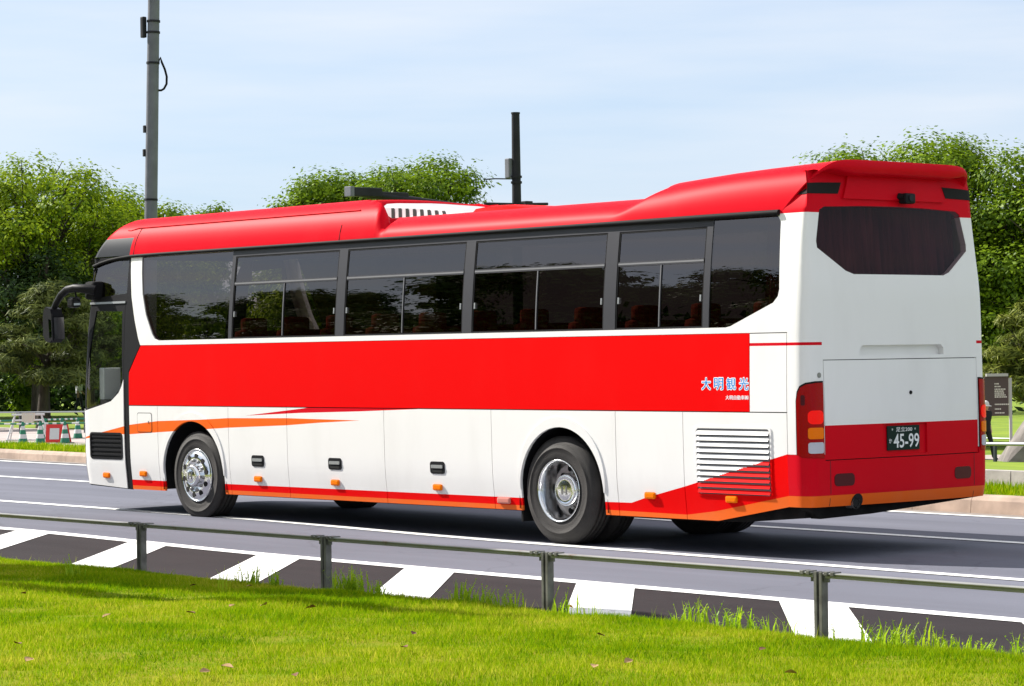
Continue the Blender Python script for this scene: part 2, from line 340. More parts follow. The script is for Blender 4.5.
grass_soil = mat('lawn_soil', (0.14, 0.20, 0.006), 0.95, col2=(0.22, 0.20, 0.02), scale=3.5, bump=0.4, bscale=80, spec=.04)
far_lawn_m = mat('far_lawn', (0.20, 0.27, 0.008), 0.95, col2=(0.11, 0.18, 0.008), scale=0.9, bump=0.8, bscale=14)
def asphalt(name, c, c2, patch=0.7):
    m, N, L, b = _mat(name); b.inputs['Roughness'].default_value = 0.88; b.inputs['Specular IOR Level'].default_value = 0.12
    tc = N.new('ShaderNodeTexCoord')
    n1 = N.new('ShaderNodeTexNoise'); n1.inputs['Scale'].default_value = patch; n1.inputs['Detail'].default_value = 6
    mp = N.new('ShaderNodeMapping'); mp.inputs['Scale'].default_value = (0.25, 1.3, 1); mp.inputs['Rotation'].default_value = (0, 0, -0.05)
    L.new(tc.outputs['Object'], mp.inputs['Vector']); L.new(mp.outputs['Vector'], n1.inputs['Vector'])
    n2 = N.new('ShaderNodeTexNoise'); n2.inputs['Scale'].default_value = 90; n2.inputs['Detail'].default_value = 2; L.new(tc.outputs['Object'], n2.inputs['Vector'])
    ad = N.new('ShaderNodeMath'); ad.operation = 'MULTIPLY_ADD'; ad.inputs[1].default_value = 0.45; L.new(n2.outputs['Fac'], ad.inputs[0]); L.new(n1.outputs['Fac'], ad.inputs[2])
    r = N.new('ShaderNodeValToRGB'); r.color_ramp.elements[0].position = 0.5; r.color_ramp.elements[1].position = 0.98
    n3 = N.new('ShaderNodeTexNoise'); n3.inputs['Scale'].default_value = 1.0; n3.inputs['Detail'].default_value = 4; m3 = N.new('ShaderNodeMapping'); m3.inputs['Scale'].default_value = (0.035, 1.15, 1); m3.inputs['Rotation'].default_value = (0, 0, -0.05)
    L.new(tc.outputs['Object'], m3.inputs['Vector']); L.new(m3.outputs['Vector'], n3.inputs['Vector'])
    cr = N.new('ShaderNodeTexVoronoi'); cr.feature = 'DISTANCE_TO_EDGE'; cr.inputs['Scale'].default_value = 0.32; wv = N.new('ShaderNodeVectorMath'); wv.operation = 'MULTIPLY_ADD'; wv.inputs[1].default_value = (.9, .9, .9)
    nw = N.new('ShaderNodeTexNoise'); nw.inputs['Scale'].default_value = 1.7; nw.inputs['Detail'].default_value = 5; L.new(tc.outputs['Object'], nw.inputs['Vector']); L.new(nw.outputs['Color'], wv.inputs[0]); L.new(tc.outputs['Object'], wv.inputs[2]); L.new(wv.outputs[0], cr.inputs['Vector'])
    ck = N.new('ShaderNodeMapRange'); ck.inputs['From Max'].default_value = 0.010; ck.inputs['To Min'].default_value = .86; ck.inputs['To Max'].default_value = 1.0; L.new(cr.outputs['Distance'], ck.inputs['Value'])
    t3 = N.new('ShaderNodeMapRange'); t3.inputs['From Min'].default_value = .3; t3.inputs['From Max'].default_value = .7; t3.inputs['To Min'].default_value = .80; t3.inputs['To Max'].default_value = 1.10; L.new(n3.outputs['Fac'], t3.inputs['Value'])
    mu = N.new('ShaderNodeMath'); mu.operation = 'MULTIPLY'; L.new(ck.outputs['Result'], mu.inputs[0]); L.new(t3.outputs['Result'], mu.inputs[1])
    sc_ = N.new('ShaderNodeVectorMath'); sc_.operation = 'SCALE'; L.new(r.outputs['Color'], sc_.inputs[0]); L.new(mu.outputs[0], sc_.inputs['Scale'])
    r.color_ramp.elements[0].color = (*c2, 1); r.color_ramp.elements[1].color = (*c, 1)
    L.new(ad.outputs[0], r.inputs['Fac']); L.new(sc_.outputs[0], b.inputs['Base Color'])
    bp = N.new('ShaderNodeBump'); bp.inputs['Strength'].default_value = 0.35; bp.inputs['Distance'].default_value = 0.006
    L.new(n2.outputs['Fac'], bp.inputs['Height']); L.new(bp.outputs['Normal'], b.inputs['Normal'])
    return m
M['road'] = asphalt('road_asphalt', (0.158, 0.162, 0.200), (0.122, 0.126, 0.156))
M['zebra'] = asphalt('brown_asphalt', (0.028, 0.0225, 0.0245), (0.020, 0.016, 0.018), 2.0)
def line_paint(name):
    m, N, L, b = _mat(name); b.inputs['Roughness'].default_value = 0.7
    tc = N.new('ShaderNodeTexCoord'); n = N.new('ShaderNodeTexNoise'); n.inputs['Scale'].default_value = 14; n.inputs['Detail'].default_value = 8; n.inputs['Roughness'].default_value = 0.7
    L.new(tc.outputs['Object'], n.inputs['Vector']); r = N.new('ShaderNodeValToRGB'); r.color_ramp.elements[0].position = 0.34; r.color_ramp.elements[1].position = 0.48
    r.color_ramp.elements[0].color = (0.36, 0.35, 0.35, 1); r.color_ramp.elements[1].color = (0.78, 0.78, 0.76, 1); L.new(n.outputs['Fac'], r.inputs['Fac']); L.new(r.outputs['Color'], b.inputs['Base Color'])
    return m
M['line'] = line_paint('road_line_paint')
M['kerb'] = mat('granite_kerb', (0.38, 0.285, 0.225), 0.85, var=0.22, scale=3, bump=0.3, bscale=120)
M['kerb2'] = mat('concrete_kerb', (0.36, 0.33, 0.32), 0.9, var=0.2, scale=4, bump=0.2)
M['path'] = mat('pale_path_paving', (0.36, 0.31, 0.29), 0.9, var=0.12, scale=2)

# near lawn, road and far lawn
xs_n = frange(-14, 16, 0.25)
lawn = kind(grid('lawn', [-1500, -300, -60, -30] + xs_n + [22, 40, 100, 400, 1500], [-1500, -400, -100, -40, -25] + frange(-18, -6, 0.4) + [-5.85, -5.7, -5.6, -5.5, -5.42], lawn_z, grass_soil), 'structure')
rd = MB(); xr = [-400, -120, -60, -30, -12] + frange(-8, 1, .5) + [10, 30, 80, 300]
rd.add([(x, -5.6, rz(x)) for x in xr] + [(x, 6.2-.0725*x, rz(x)) for x in xr], [(i, i+1, i+1+len(xr), i+len(xr)) for i in range(len(xr)-1)], M['road'])
kind(rd.build('road'), 'structure')
kind(grid('ground', [-1500, -300, -160, -120] + frange(-100, 40, 4) + [60, 100, 300, 1500], [6.29, 7.5, 7.62, 7.9, 8.2, 9, 10, 11, 12, 13, 14, 16, 18, 20, 23, 26, 30, 36, 42, 50, 60, 80, 100, 150, 300, 3000], tz, far_lawn_m, True, 0.07), 'structure')
# near kerb along the lawn
kb = MB()
for k in range(-30, 40):
    kb.box(k*1.0+.004, -5.42, -.05, k*1.0+.996, -5.27, .12, M['kerb2'], 0.012)
kind(kb.build('kerb'), 'structure')
# hatched verge strip with its own brown surfacing, then white paint
def quad_on_road(mb, pts, z, m): mb.add([(x, y, z+rz(x)) for x, y in pts], [(0, 1, 2, 3)], m)
zb = MB(); zx = [-60, -30, -12] + frange(-8, 1, .5) + [20, 60]
for xa, xb in zip(zx, zx[1:]): quad_on_road(zb, [(xa, -5.25), (xb, -5.25), (xb, -2.70-.02*xb), (xa, -2.70-.02*xa)], .005, M['zebra'])
kind(zb.build('hatched_road_strip'), 'structure')
mk = MB()
def long_line(mb, x0, x1, a, b, w, z=.010):     # y = a + b x
    n = 150
    for k in range(n):
        xa = x0+(x1-x0)*k/n; xb = x0+(x1-x0)*(k+1)/n
        quad_on_road(mb, [(xa, a+b*xa-w/2), (xb, a+b*xb-w/2), (xb, a+b*xb+w/2), (xa, a+b*xa+w/2)], z, M['line'])
long_line(mk, -60, 50, -2.64, -.02, .20)
for k in range(-20, 22):
    x0 = -1.22 + 2.245*k; y0 = -2.75 - .02*x0; L_ = 2.45
    for a_ in range(6):
        u0, u1 = a_/6, (a_+1)/6; ya, yb = y0-2.4*u0, y0-2.4*u1
        quad_on_road(mk, [(x0+L_*u0, ya), (x0+.67+L_*u0, ya), (x0+.67+L_*u1, yb), (x0+L_*u1, yb)], .010, M['line'])
kind(mk.build('hatched_road_marking'), 'structure')
mk = MB(); long_line(mk, -90, 60, -.055, -.038, .16, .006); kind(mk.build('road_edge_line'), 'structure')
mk = MB(); long_line(mk, -120, 60, 3.07, -.056, .15, .006); kind(mk.build('road_lane_line'), 'structure')
mk = MB(); long_line(mk, -150, 60, 5.82, -.065, .16, .006); kind(mk.build('far_road_edge_line'), 'structure')
# far granite kerb, stone by stone inside one setting mesh
kb = MB()
for k in range(-70, 40):
    x0 = k*0.9; x1 = x0+.893; ya = 6.12-.0725*x0; yb = 6.12-.0725*x1; w = .2; h = .207; e = .03
    sec = [(0, -.03), (.02, .15), (.05, h-.015), (.09, h), (w, h), (w, -.03)]
    vs = [(x0, ya+p, z) for p, z in sec] + [(x1, yb+p, z) for p, z in sec]; n = len(sec)
    fs = [(i, i+n, (i+1) % n+n, (i+1) % n) for i in range(n)] + [tuple(range(n)), tuple(reversed(range(n, 2*n)))]
    kb.add(vs, [tuple(reversed(f)) for f in fs], M['kerb'])
kind(kb.build('far_kerb'), 'structure')
gut = MB(); long_line(gut, -63, 36, 6.0, -.0725,   .24, .008); gut.mats = [mat('gutter_concrete', (0.23, 0.20, 0.18), 0.9, var=0.2)]; kind(gut.build('gutter_strip'), 'structure')
kb = MB()
for k in range(-9, 24):
    x0 = k*1.9-.6; x1 = x0+1.885; ya = 7.55-.07*x0; yb = 7.55-.07*x1
    vs = [(x0, ya, .1), (x0, ya+.02, .40), (x0, ya+.2, .40), (x0, ya+.2, .1), (x1, yb, .1), (x1, yb+.02, .40), (x1, yb+.2, .40), (x1, yb+.2, .1)]
    kb.add(vs, [(0, 4, 5, 1), (1, 5, 6, 2), (2, 6, 7, 3), (0, 1, 2, 3), (7, 6, 5, 4)], M['kerb2'])
kind(kb.build('park_kerb'), 'structure')
# pale park path
pth = MB()
def path_patch(xa, xb, qa, qb, nx, nq):
    xs = [xa+(xb-xa)*i/nx for i in range(nx+1)]; qs = [qa+(qb-qa)*j/nq for j in range(nq+1)]
    vs = [(x, q-.07*x, tz(x, q-.07*x)+.02) for q in qs for x in xs]; n = nx+1
    pth.add(vs, [(j*n+i, j*n+i+1, (j+1)*n+i+1, (j+1)*n+i) for j in range(nq) for i in range(nx)], M['path'], True)
path_patch(-120, -27, 12.2, 21.5, 46, 10); path_patch(-26.9, 20, 34, 38.5, 24, 4)
kind(pth.build('park_path'), 'structure')

# ------------------------------------------------------------------ the bus: a skin laid over a mapped body surface (s along the outline, z up)
SIL = S_MID - S_TOTAL/2                       # front centre
ORANGE = [(-8.62, .905), (-8.12, .985), (-7.58, 1.07), (-6.98, 1.12), (-6.1, 1.145), (-5.56, 1.168), (-5.0, 1.172), (-4.46, 1.178), (-3.86, 1.172), (-3.15, 1.166), (-3.86, 1.135), (-4.46, 1.10), (-5.57, 1.06), (-6.98, .99), (-7.59, .958), (-8.02, .955), (-8.62, .885)]
SPEAR = [(-5.23, 1.198), (-4.19, 1.283), (-3.9, 1.31), (-2.0, 1.31), (-2.2, 1.292), (-3.15, 1.262), (-4.2, 1.237)]
SKIRT_RED = [(-7.62, .25), (-7.62, .425), (.58, .435), (.93, .438), (1.12, .49), (1.655, .612), (2.97, .938), (2.97, .25)]
SKIRT_ORANGE = [(-7.62, .24), (-7.62, .357), (.58, .36), (1.66, .353), (2.04, .40), (2.97, .57), (2.97, .24)]
LIV = [(ORANGE, M['orange']), (SPEAR, M['crimson_and_shaded_red']), (SKIRT_RED, M['red']), (SKIRT_ORANGE, M['orange'])]
def inside(p, poly):
    x, y = p; c = False; n = len(poly)
    for i in range(n):
        x0, y0 = poly[i]; x1, y1 = poly[(i+1) % n]
        if (y0 > y) != (y1 > y) and x < (x1-x0)*(y-y0)/(y1-y0)+x0: c = not c
    return c
def skin(mb, poly, m, holes=(), off=0.0, thick=0.0, liv=(), ds=None, curve=True):
    loops = [[Vector((a, b, 0)) for a, b in poly]] + [[Vector((a, b, 0)) for a, b in h] for h in holes]
    flat = [v for l in loops for v in l]
    tris = tessellate_polygon(loops)
    bm = bmesh.new(); vs = [bm.verts.new(v) for v in flat]
    for t in tris:
        try:
            f = bm.faces.new([vs[i] for i in t])
            if f.calc_area() < 1e-9: bm.faces.remove(f)
        except ValueError: pass
    bmesh.ops.recalc_face_normals(bm, faces=bm.faces)
    smin = min(v.x for v in flat); smax = max(v.x for v in flat); zmin = min(v.y for v in flat); zmax = max(v.y for v in flat)
    def cut(co, no): bmesh.ops.bisect_plane(bm, geom=bm.verts[:]+bm.edges[:]+bm.faces[:], dist=1e-6, plane_co=co, plane_no=no)
    cuts = []
    if curve:
        for a, b, st in ((SIL-.05, -8.95, .16), (-8.92, -8.4, .035), (2.98, 3.4, .035), (3.45, 2*S_MID-3.45, .15), (2*S_MID-3.4, 2*S_MID-2.98, .035), (2*S_MID+8.4, 2*S_MID+8.92, .035)):
            x = a
            while x <= b:
                if smin+1e-4 < x < smax-1e-4: cuts.append(x)
                x += st
        if ds:
            x = smin+ds
            while x < smax-1e-4: cuts.append(x); x += ds
        for x in cuts: cut((x, 0, 0), (1, 0, 0))
        z = .3
        while z < zmax:
            if zmin+1e-4 < z < zmax-1e-4: cut((0, z, 0), (0, 1, 0))
            z += .1 if (z > 1.95 or z < .75) else .35
    for lp, lm in liv:
        lx = [p[0] for p in lp]; ly = [p[1] for p in lp]
        if max(lx) < smin or min(lx) > smax or max(ly) < zmin or min(ly) > zmax: continue
        for i in range(len(lp)):
            p, q = Vector((*lp[i], 0)), Vector((*lp[(i+1) % len(lp)], 0)); d = q-p
            if max(p.x, q.x) < smin-.01 or min(p.x, q.x) > smax+.01: continue
            if max(p.y, q.y) < zmin-.01 or min(p.y, q.y) > zmax+.01: continue
            cut(p, (-d.y, d.x, 0))
    bm.verts.index_update(); bm.faces.ensure_lookup_table()
    sz = [(v.co.x, v.co.y) for v in bm.verts]; pos = [P(a, b, off) for a, b in sz]
    groups = {}
    for f in bm.faces:
        c = f.calc_center_median(); mm = m
        for lp, lm in liv:
            if inside((c.x, c.y), lp): mm = lm
        idx = [v.index for v in f.verts]
        if f.normal.z < 0: idx.reverse()
        groups.setdefault(mm, []).append((idx, f))
    o = len(mb.v); mb.v += pos
    fmat = {}
    for mm, fl in groups.items():
        k = mb.mi(mm)
        for idx, f in fl: mb.f.append(tuple(o+i for i in idx)); mb.m.append(k); mb.sm.append(True); fmat[f.index] = mm
    if thick:
        for e in bm.edges:
            if len(e.link_faces) == 1:
                a, b = e.verts; (a0, a1), (b0, b1) = sz[a.index], sz[b.index]
                mb.add([pos[a.index], pos[b.index], P(b0, b1, off-thick), P(a0, a1, off-thick)], [(0, 1, 2, 3)], fmat.get(e.link_faces[0].index, m))
    bm.free()
def rect(a, b, c, d): return [(a, c), (b, c), (b, d), (a, d)]
def rrect(a, b, c, d, r, n=4):
    out = []
    for cx, cy, a0 in ((b-r, c+r, -90), (b-r, d-r, 0), (a+r, d-r, 90), (a+r, c+r, 180)):
        for k in range(n+1):
            t = math.radians(a0+90*k/n); out.append((cx+r*math.cos(t), cy+r*math.sin(t)))
    return out
def arch(cx, hw, top, zb=.31, n=20, zc=.52):
    return [(cx-hw, zb)] + [(cx-hw*math.cos(math.pi*k/n), zc+(top-zc)*math.sin(math.pi*k/n)) for k in range(n+1)] + [(cx+hw, zb)]
AF = (-6.285, .605, 1.125); AR = (-.025, .595, 1.135)

BUS_LABEL = 'long white and red tour coach with orange stripes on the road'
bus = thing('tour_bus', (-2.8, 1.245, 0.0), BUS_LABEL, 'bus')
sr = s_rear; MI = mir
yL, yR = .212, 2.315                           # rear lid sides
# --- body: inner dark layer, red band, white rear wrap, cab shell
b = MB()
dark_low = [(-7.64, .33), (-6.92, .33)] + arch(AF[0], AF[1]+.03, AF[2]+.03, .33) + [(-5.6, .33), (-.66, .33)] + arch(AR[0], AR[1]+.03, AR[2]+.03, .33) + [(.62, .33), (2.1, .33), (2.9, .49), (MI(2.9), .49), (MI(2.9), 2.04), (-7.30, 2.04), (-7.64, 1.6)]
garn0 = [(sr(.66), 1.78), (sr(1.83), 1.78), (sr(1.83), 1.89), (sr(.66), 1.89)]
skin(b, dark_low, M['gap'], holes=[garn0], off=-.022)
skin(b, [(-7.335, 2.0), (-7.40, 1.92), (-7.578, 1.69), (-7.583, 1.64), (-7.583, 1.302), (2.496, 1.302), (2.496, 1.999), (-7.0, 1.999)], M['red'], thick=.02)
winL = [(-7.425, 3.045), (-7.40, 2.86), (-7.345, 2.60), (-7.25, 2.36), (-7.10, 2.13), (-7.04, 2.075), (-6.97, 2.055), (2.20, 2.055), (2.26, 2.065), (2.78, 2.265), (2.835, 2.32), (2.85, 2.38), (2.82, 2.98), (2.78, 3.035), (2.70, 3.045)]
winR = [(MI(a), z) for a, z in reversed(winL)]
rw = [(sr(.265), 3.075), (sr(.325), 3.105), (sr(.80), 3.12), (sr(1.245), 3.125), (sr(1.69), 3.12), (sr(2.13), 3.105), (sr(2.19), 3.075), (sr(2.255), 2.80), (sr(2.25), 2.74), (sr(1.95), 2.54), (sr(1.86), 2.51), (sr(.63), 2.51), (sr(.53), 2.54), (sr(.205), 2.74), (sr(.20), 2.80)]
garn = [(sr(.67), 1.79), (sr(1.82), 1.79), (sr(1.815), 1.85), (sr(1.78), 1.88), (sr(.71), 1.88), (sr(.675), 1.85)]
top = ([(-7.662, 3.06), (-7.63, 2.86), (-7.575, 2.58), (-7.48, 2.30), (-7.39, 2.08), (-7.345, 2.005), (-7.0, 2.003), (2.496, 2.003), (2.954, 2.003), (2.954, .93), (sr(yL), .93), (sr(yL), 1.757), (sr(yR), 1.757), (sr(yR), .93), (MI(2.954), .93), (MI(2.954), 2.003), (MI(-7.345), 2.005), (MI(-7.39), 2.08), (MI(-7.48), 2.30), (MI(-7.575), 2.58), (MI(-7.662), 3.06), (MI(2.78), 3.06), (MI(2.78), 3.42), (2.78, 3.42), (2.78, 3.06)])
cap_red = [(2.7, 3.052), (2.7, 3.5), (MI(2.7), 3.5), (MI(2.7), 3.052)]
thinL = rect(2.496, sr(yL)-.008, 1.885, 1.912); thinR = rect(sr(yR)+.008, MI(2.5), 1.885, 1.912)
skin(b, top, M['white'], holes=[winL, winR, rw, garn], thick=.06, liv=[(cap_red, M['crimson_and_shaded_red']), (thinL, M['crimson_and_shaded_red']), (thinR, M['crimson_and_shaded_red'])])
skin(b, garn0, M['white'], off=-.06)
skin(b, [(MI(2.95), .47), (MI(2.05), .312), (MI(-7.58), .312), (MI(-7.58), 1.998), (MI(2.95), 1.998)], M['red'], holes=[[(MI(a), z) for a, z in arch(q[0], q[1], q[2], .33)] for q in (AF, AR)], liv=[(rect(MI(2.95), MI(-7.58), .43, 1.30), M['white'])])   # far flank
skin(b, rect(MI(2.9), MI(-8.2), 1.25, 2.04), M['interior'], off=-.04); skin(b, rect(-7.5, 2.9, 1.25, 2.03), M['interior'], off=-.04)
# cab shell
cab = [(-9.0, .35), (-7.596, .305), (-7.590, 1.64), (-7.60, 1.70), (-7.41, 1.94), (-7.34, 2.02), (-7.40, 2.10), (-7.49, 2.31), (-7.585, 2.58), (-7.64, 2.86), (-7.67, 3.06), (-9.0, 3.06), (-9.0, 2.97), (-8.78, 2.93), (-8.80, 1.27), (-9.0, 1.25)]
cabglassL = [(-7.70, 3.01), (-7.69, 2.62), (-8.42, 2.58), (-8.60, 2.68), (-8.62, 2.80), (-8.56, 2.92), (-8.40, 2.99), (-8.1, 3.015)]
doorL = [(-8.60, 2.52), (-7.70, 2.52), (-7.70, .325), (-8.60, .345)]
skin(b, cab, M['black'], holes=[cabglassL, doorL], off=-.006, thick=.012)
cabR = [(MI(-7.34), .31), (MI(-9.0), .35), (MI(-9.0), 3.06), (MI(-7.67), 3.06)]
cabRh = [(MI(a), z) for a, z in reversed([(-8.7, 1.45), (-7.8, 1.45), (-7.8, 2.95), (-8.45, 2.93), (-8.7, 2.75)])]
skin(b, list(reversed(cabR)), M['black'], holes=[cabRh], off=-.006)
# front face (never seen from the road side): bumper, black lower mask
fl, fr = -9.0, MI(-9.0) - S_TOTAL
skin(b, [(fr, .35), (fl, .35), (fl, 1.25), (fr, 1.25)], M['white'], off=.0, liv=[(rect(fr, fl, .60, .82), M['black'])])
skin(b, [(fl-.012, .352), (-8.652, .352), (-8.63, .6), (-8.63, 1.2), (-8.68, 1.25), (fl-.012, 1.25)], M['white'], off=.004, thick=.015)
body = b.build('body', bus)
# --- glazing of the fixed windows
g = MB(); skin(g, [(-7.43, 3.05), (-7.405, 2.86), (-7.35, 2.60), (-7.255, 2.36), (-7.105, 2.13), (-7.045, 2.07), (-6.97, 2.05), (-5.572, 2.05), (-5.572, 3.05)], M['glass'], off=-.012); g.build('front_quarter_window', bus)
g = MB(); skin(g, [(1.985, 2.05), (2.20, 2.05), (2.26, 2.06), (2.785, 2.26), (2.84, 2.32), (2.856, 2.38), (2.825, 2.98), (2.785, 3.04), (2.70, 3.05), (1.985, 3.05)], M['glass'], off=-.012); g.build('rear_quarter_window', bus)
g = MB(); skin(g, rw, M['glass_rear'], off=-.004); rwo = g.build('rear_window', bus)
g = MB(); skin(g, cabglassL, M['glass'], off=-.012); g.build('cab_window', bus)
g = MB(); skin(g, [(fr-.1, 1.245), (-8.79, 1.245), (-8.775, 2.96), (fr-.1, 2.98)], M['glass_clear'], off=.004); g.build('windshield', bus)
g = MB(); skin(g, list(reversed([(MI(a), z) for a, z in [(-7.43, 3.05), (-6.97, 2.05), (2.2, 2.05), (2.85, 2.38), (2.825, 2.98), (2.7, 3.05)]])), M['glass_far'], off=-.012); g.build('far_side_window', bus)
# --- sliding windows
WIN = [(-5.505, -3.59, -4.55), (-3.445, -1.49, -2.46), (-1.345, .585, -.38), (.745, 1.905, 1.335)]
fr_ = MB(); xe = [-5.568] + [v for a, c, _ in WIN for v in (a, c)] + [1.981]
skin(fr_, rect(-5.568, 1.981, 2.978, 3.05), M['frame'], off=-.006, thick=.03); skin(fr_, rect(-5.568, 1.981, 2.05, 2.062), M['frame'], off=-.006, thick=.03)
for a, c in zip(xe[0::2], xe[1::2]): skin(fr_, rect(a, c, 2.062, 2.978), M['frame'], off=-.006, thick=.03)
frame = fr_.build('window_surround', bus)
for a, c, mu in WIN:
    w = MB()
    skin(w, rect(a, c, 2.062, 2.978), M['seal'], holes=[rect(a+.016, c-.016, 2.074, 2.962)], off=-.010, thick=.014)
    skin(w, rect(a+.016, c-.016, 2.652, 2.692), M['frame'], off=-.006, thick=.02)
    skin(w, rect(a+.016, c-.016, 2.664, 2.680), M['trim'], off=-.004, thick=.006)
    skin(w, rect(mu-.011, mu+.011, 2.076, 2.652), M['frame'], off=-.008, thick=.02)
    skin(w, rect(mu-.004, mu+.006, 2.08, 2.65), M['trim'], off=-.006, thick=.004)
    for q in (a+.03, c-.045): skin(w, rect(q, q+.016, 2.30, 2.36), M['alu'], off=-.004, thick=.014)
    wo = w.build('sliding_window', bus)
    for x0, x1, z0, z1, of in ((a+.014, c-.014, 2.685, 2.964, -.016), (a+.014, mu-.004, 2.072, 2.66, -.020), (mu+.004, c-.014, 2.072, 2.66, -.016)):
        p = MB(); skin(p, rect(x0, x1, z0, z1), M['glass'], off=of); p.build('pane', wo)
# --- flank panels, each with its own livery
def panel(name, x0, x1, holes=(), poly=None, extra=None):
    p = MB(); skin(p, poly or rect(x0+.004, x1-.004, .312, 1.293), M['white'], thick=.02, liv=LIV)
    if extra: extra(p)
    return p.build(name, bus)
def with_arch(x0, x1, A): 
    a = arch(*A, zb=.312); return [(x0+.004, .312)] + a + [(x1-.004, .312), (x1-.004, 1.293), (x0+.004, 1.293)]
def flare(A):
    def f(p):
        cx, hw, tp = A; n = 32; zc = .52; o = []; i = []
        for k in range(n+1):
            c, q = math.cos(math.pi*k/n), math.sin(math.pi*k/n); e = .012+.088*q**.8
            o.append((cx-(hw+e)*c, zc+(tp+e-zc)*q)); i.append((cx-hw*c, zc+(tp-zc)*q))
        skin(p, o+list(reversed(i)), M['white'], off=.010, thick=.0105, liv=LIV, curve=False)
        for k in range(n):                                   # the lip that turns inwards
            a, c2 = P(*i[k], -.021), P(*i[k+1], -.021); p.add([a, c2, (c2[0], c2[1]+.09, c2[2]), (a[0], a[1]+.09, a[2])], [(0, 1, 2, 3)], M['seal'])
    return f
fp = panel('front_side_panel', -7.585, -6.985)
fl_ = MB(); skin(fl_, rrect(-7.41, -7.10, .985, 1.215, .03), M['gap'], off=.002); skin(fl_, rrect(-7.403, -7.107, .992, 1.208, .028), M['white'], off=.004, thick=.004, liv=LIV); skin(fl_, rect(-7.17, -7.155, 1.09, 1.12), M['black'], off=.008); fl_.build('fuel_flap', fp)
def side_lamp(par, x, z=.50, m='amber', w=.07):
    q = MB(); c = P(x, z, .0); q.box(c[0]-w, c[1]-.026, c[2]-.032, c[0]+w, c[1]+.004, c[2]+.032, M[m], .018); return q.build('side_marker_lamp', par)
side_lamp(fp, -7.32)
panel('front_wheel_panel', 0, 0, poly=with_arch(-6.985, -5.56, AF), extra=flare(AF))
def handle(par, x, z=.70):
    q = MB(); skin(q, rrect(x-.115, x+.115, z-.062, z+.062, .03), M['black'], off=.006, thick=.008)
    skin(q, rrect(x-.09, x+.09, z-.005, z+.028, .008), M['alu'], off=.016, thick=.01); skin(q, rrect(x-.08, x+.08, z-.048, z-.012, .012), M['hole'], off=.0085, thick=.001)
    return q.build('door_handle', par)
for x0, x1, hx in ((-5.56, -4.455, -5.01), (-4.455, -2.75, -3.605), (-2.75, -1.035, -1.89)):
    d = panel('luggage_door', x0, x1); handle(d, hx); side_lamp(d, hx-.01)
rp = panel('rear_wheel_panel', 0, 0, poly=with_arch(-1.035, .757, AR), extra=flare(AR)); side_lamp(rp, -.885, .40, 'pale_lamp', .095)
mp = panel('rear_side_panel', .757, 1.655); side_lamp(mp, 1.20, .515)
GR = (1.83, 2.74, .556, 1.148)
ed = panel('engine_door', 0, 0, poly=[(1.659, .312), (2.05, .312), (2.946, .47), (2.946, 1.293), (1.659, 1.293)])
side_lamp(ed, 2.25, .513)
gr = MB(); skin(gr, rrect(*GR, .03), M['trim'], off=.002)
skin(gr, rrect(GR[0]-.02, GR[1]+.02, GR[2]-.02, GR[3]+.02, .04), M['white'], holes=[rrect(*GR, .03)], off=.008, thick=.008, liv=LIV)
for k in range(11):
    z = GR[2]+.012+k*.0525
    # louvre blade: upper edge set back, lower edge standing out
    nseg = [GR[0]+.006, 2.05, 2.3, 2.52, GR[1]-.006]
    for xa, xb in zip(nseg, nseg[1:]):
        def pm(zz): 
            return M['red'] if inside(((xa+xb)/2, zz), SKIRT_RED) else M['white']
        a0, a1, c0, c1 = P(xa, z, .020), P(xb, z, .020), P(xa, z+.033, .004), P(xb, z+.033, .004)
        # split finely so that the red sweep runs straight across the blades
        nu, nv = 10, 5; lp = lambda p, q, u: tuple(p[j]+(q[j]-p[j])*u for j in range(3))
        for i in range(nu):
            for j in range(nv):
                u0, u1, v0, v1 = i/nu, (i+1)/nu, j/nv, (j+1)/nv
                q = [lp(lp(a0, a1, u), lp(c0, c1, u), v) for u, v in ((u0, v0), (u1, v0), (u1, v1), (u0, v1))]
                gr.add(q, [(0, 1, 2, 3)], M['red'] if inside((xa+(xb-xa)*(u0+u1)/2, z+.033*(v0+v1)/2), SKIRT_RED) else M['white'])
    e0, e1 = P(GR[0]+.006, z, .020), P(GR[1]-.006, z, .020); f0, f1 = P(GR[0]+.006, z-.006, .006), P(GR[1]-.006, z-.006, .006)
    gr.add([f0, f1, e1, e0], [(0, 1, 2, 3)], M['trim'])
gr.build('radiator_grille', ed)
ac = MB(); skin(ac, rect(2.504, 2.946, 1.302, 1.995), M['white'], thick=.02, liv=[(thinL, M['crimson_and_shaded_red'])]); ac.build('access_panel', bus)
# --- rear: bumper, engine lid, lamps, plate
bm_ = MB(); zb0 = .47
bpoly = [(2.956, zb0), (MI(2.956), zb0), (MI(2.956), .925), (sr(yR)+.004, .925), (sr(yR)+.004, .872), (sr(yL)-.004, .872), (sr(yL)-.004, .925), (2.956, .925)]
skin(bm_, bpoly, M['crimson_and_shaded_red'], off=.010, thick=.03, liv=[(rect(2.9, MI(2.9), .3, .568), M['orange'])])
bumper = bm_.build('rear_bumper', bus)
for ya in (.31, 1.93):
    q = MB(); skin(q, rrect(sr(ya), sr(ya+.25), .645, .755, .04), M['red_dark'], off=.014, thick=.004); q.build('fog_reflector', bumper)
q = MB(); skin(q, rect(sr(.262), sr(.268), .475, .87), M['gap'], off=.012); skin(q, rect(sr(2.228), sr(2.234), .475, .87), M['gap'], off=.012); q.build('bumper_seam', bumper)
pl = (1.008, 1.448, .935, 1.155)
rec = rect(sr(.95), sr(1.55), .90, 1.172)
ld = MB(); skin(ld, rect(sr(yL+.006), sr(yR-.006), .88, 1.750), M['white'], holes=[rec], thick=.018, liv=[(rect(sr(.2), sr(2.4), .8, 1.18), M['crimson_and_shaded_red'])])
skin(ld, rec, M['crimson_and_shaded_red'], off=-.019)
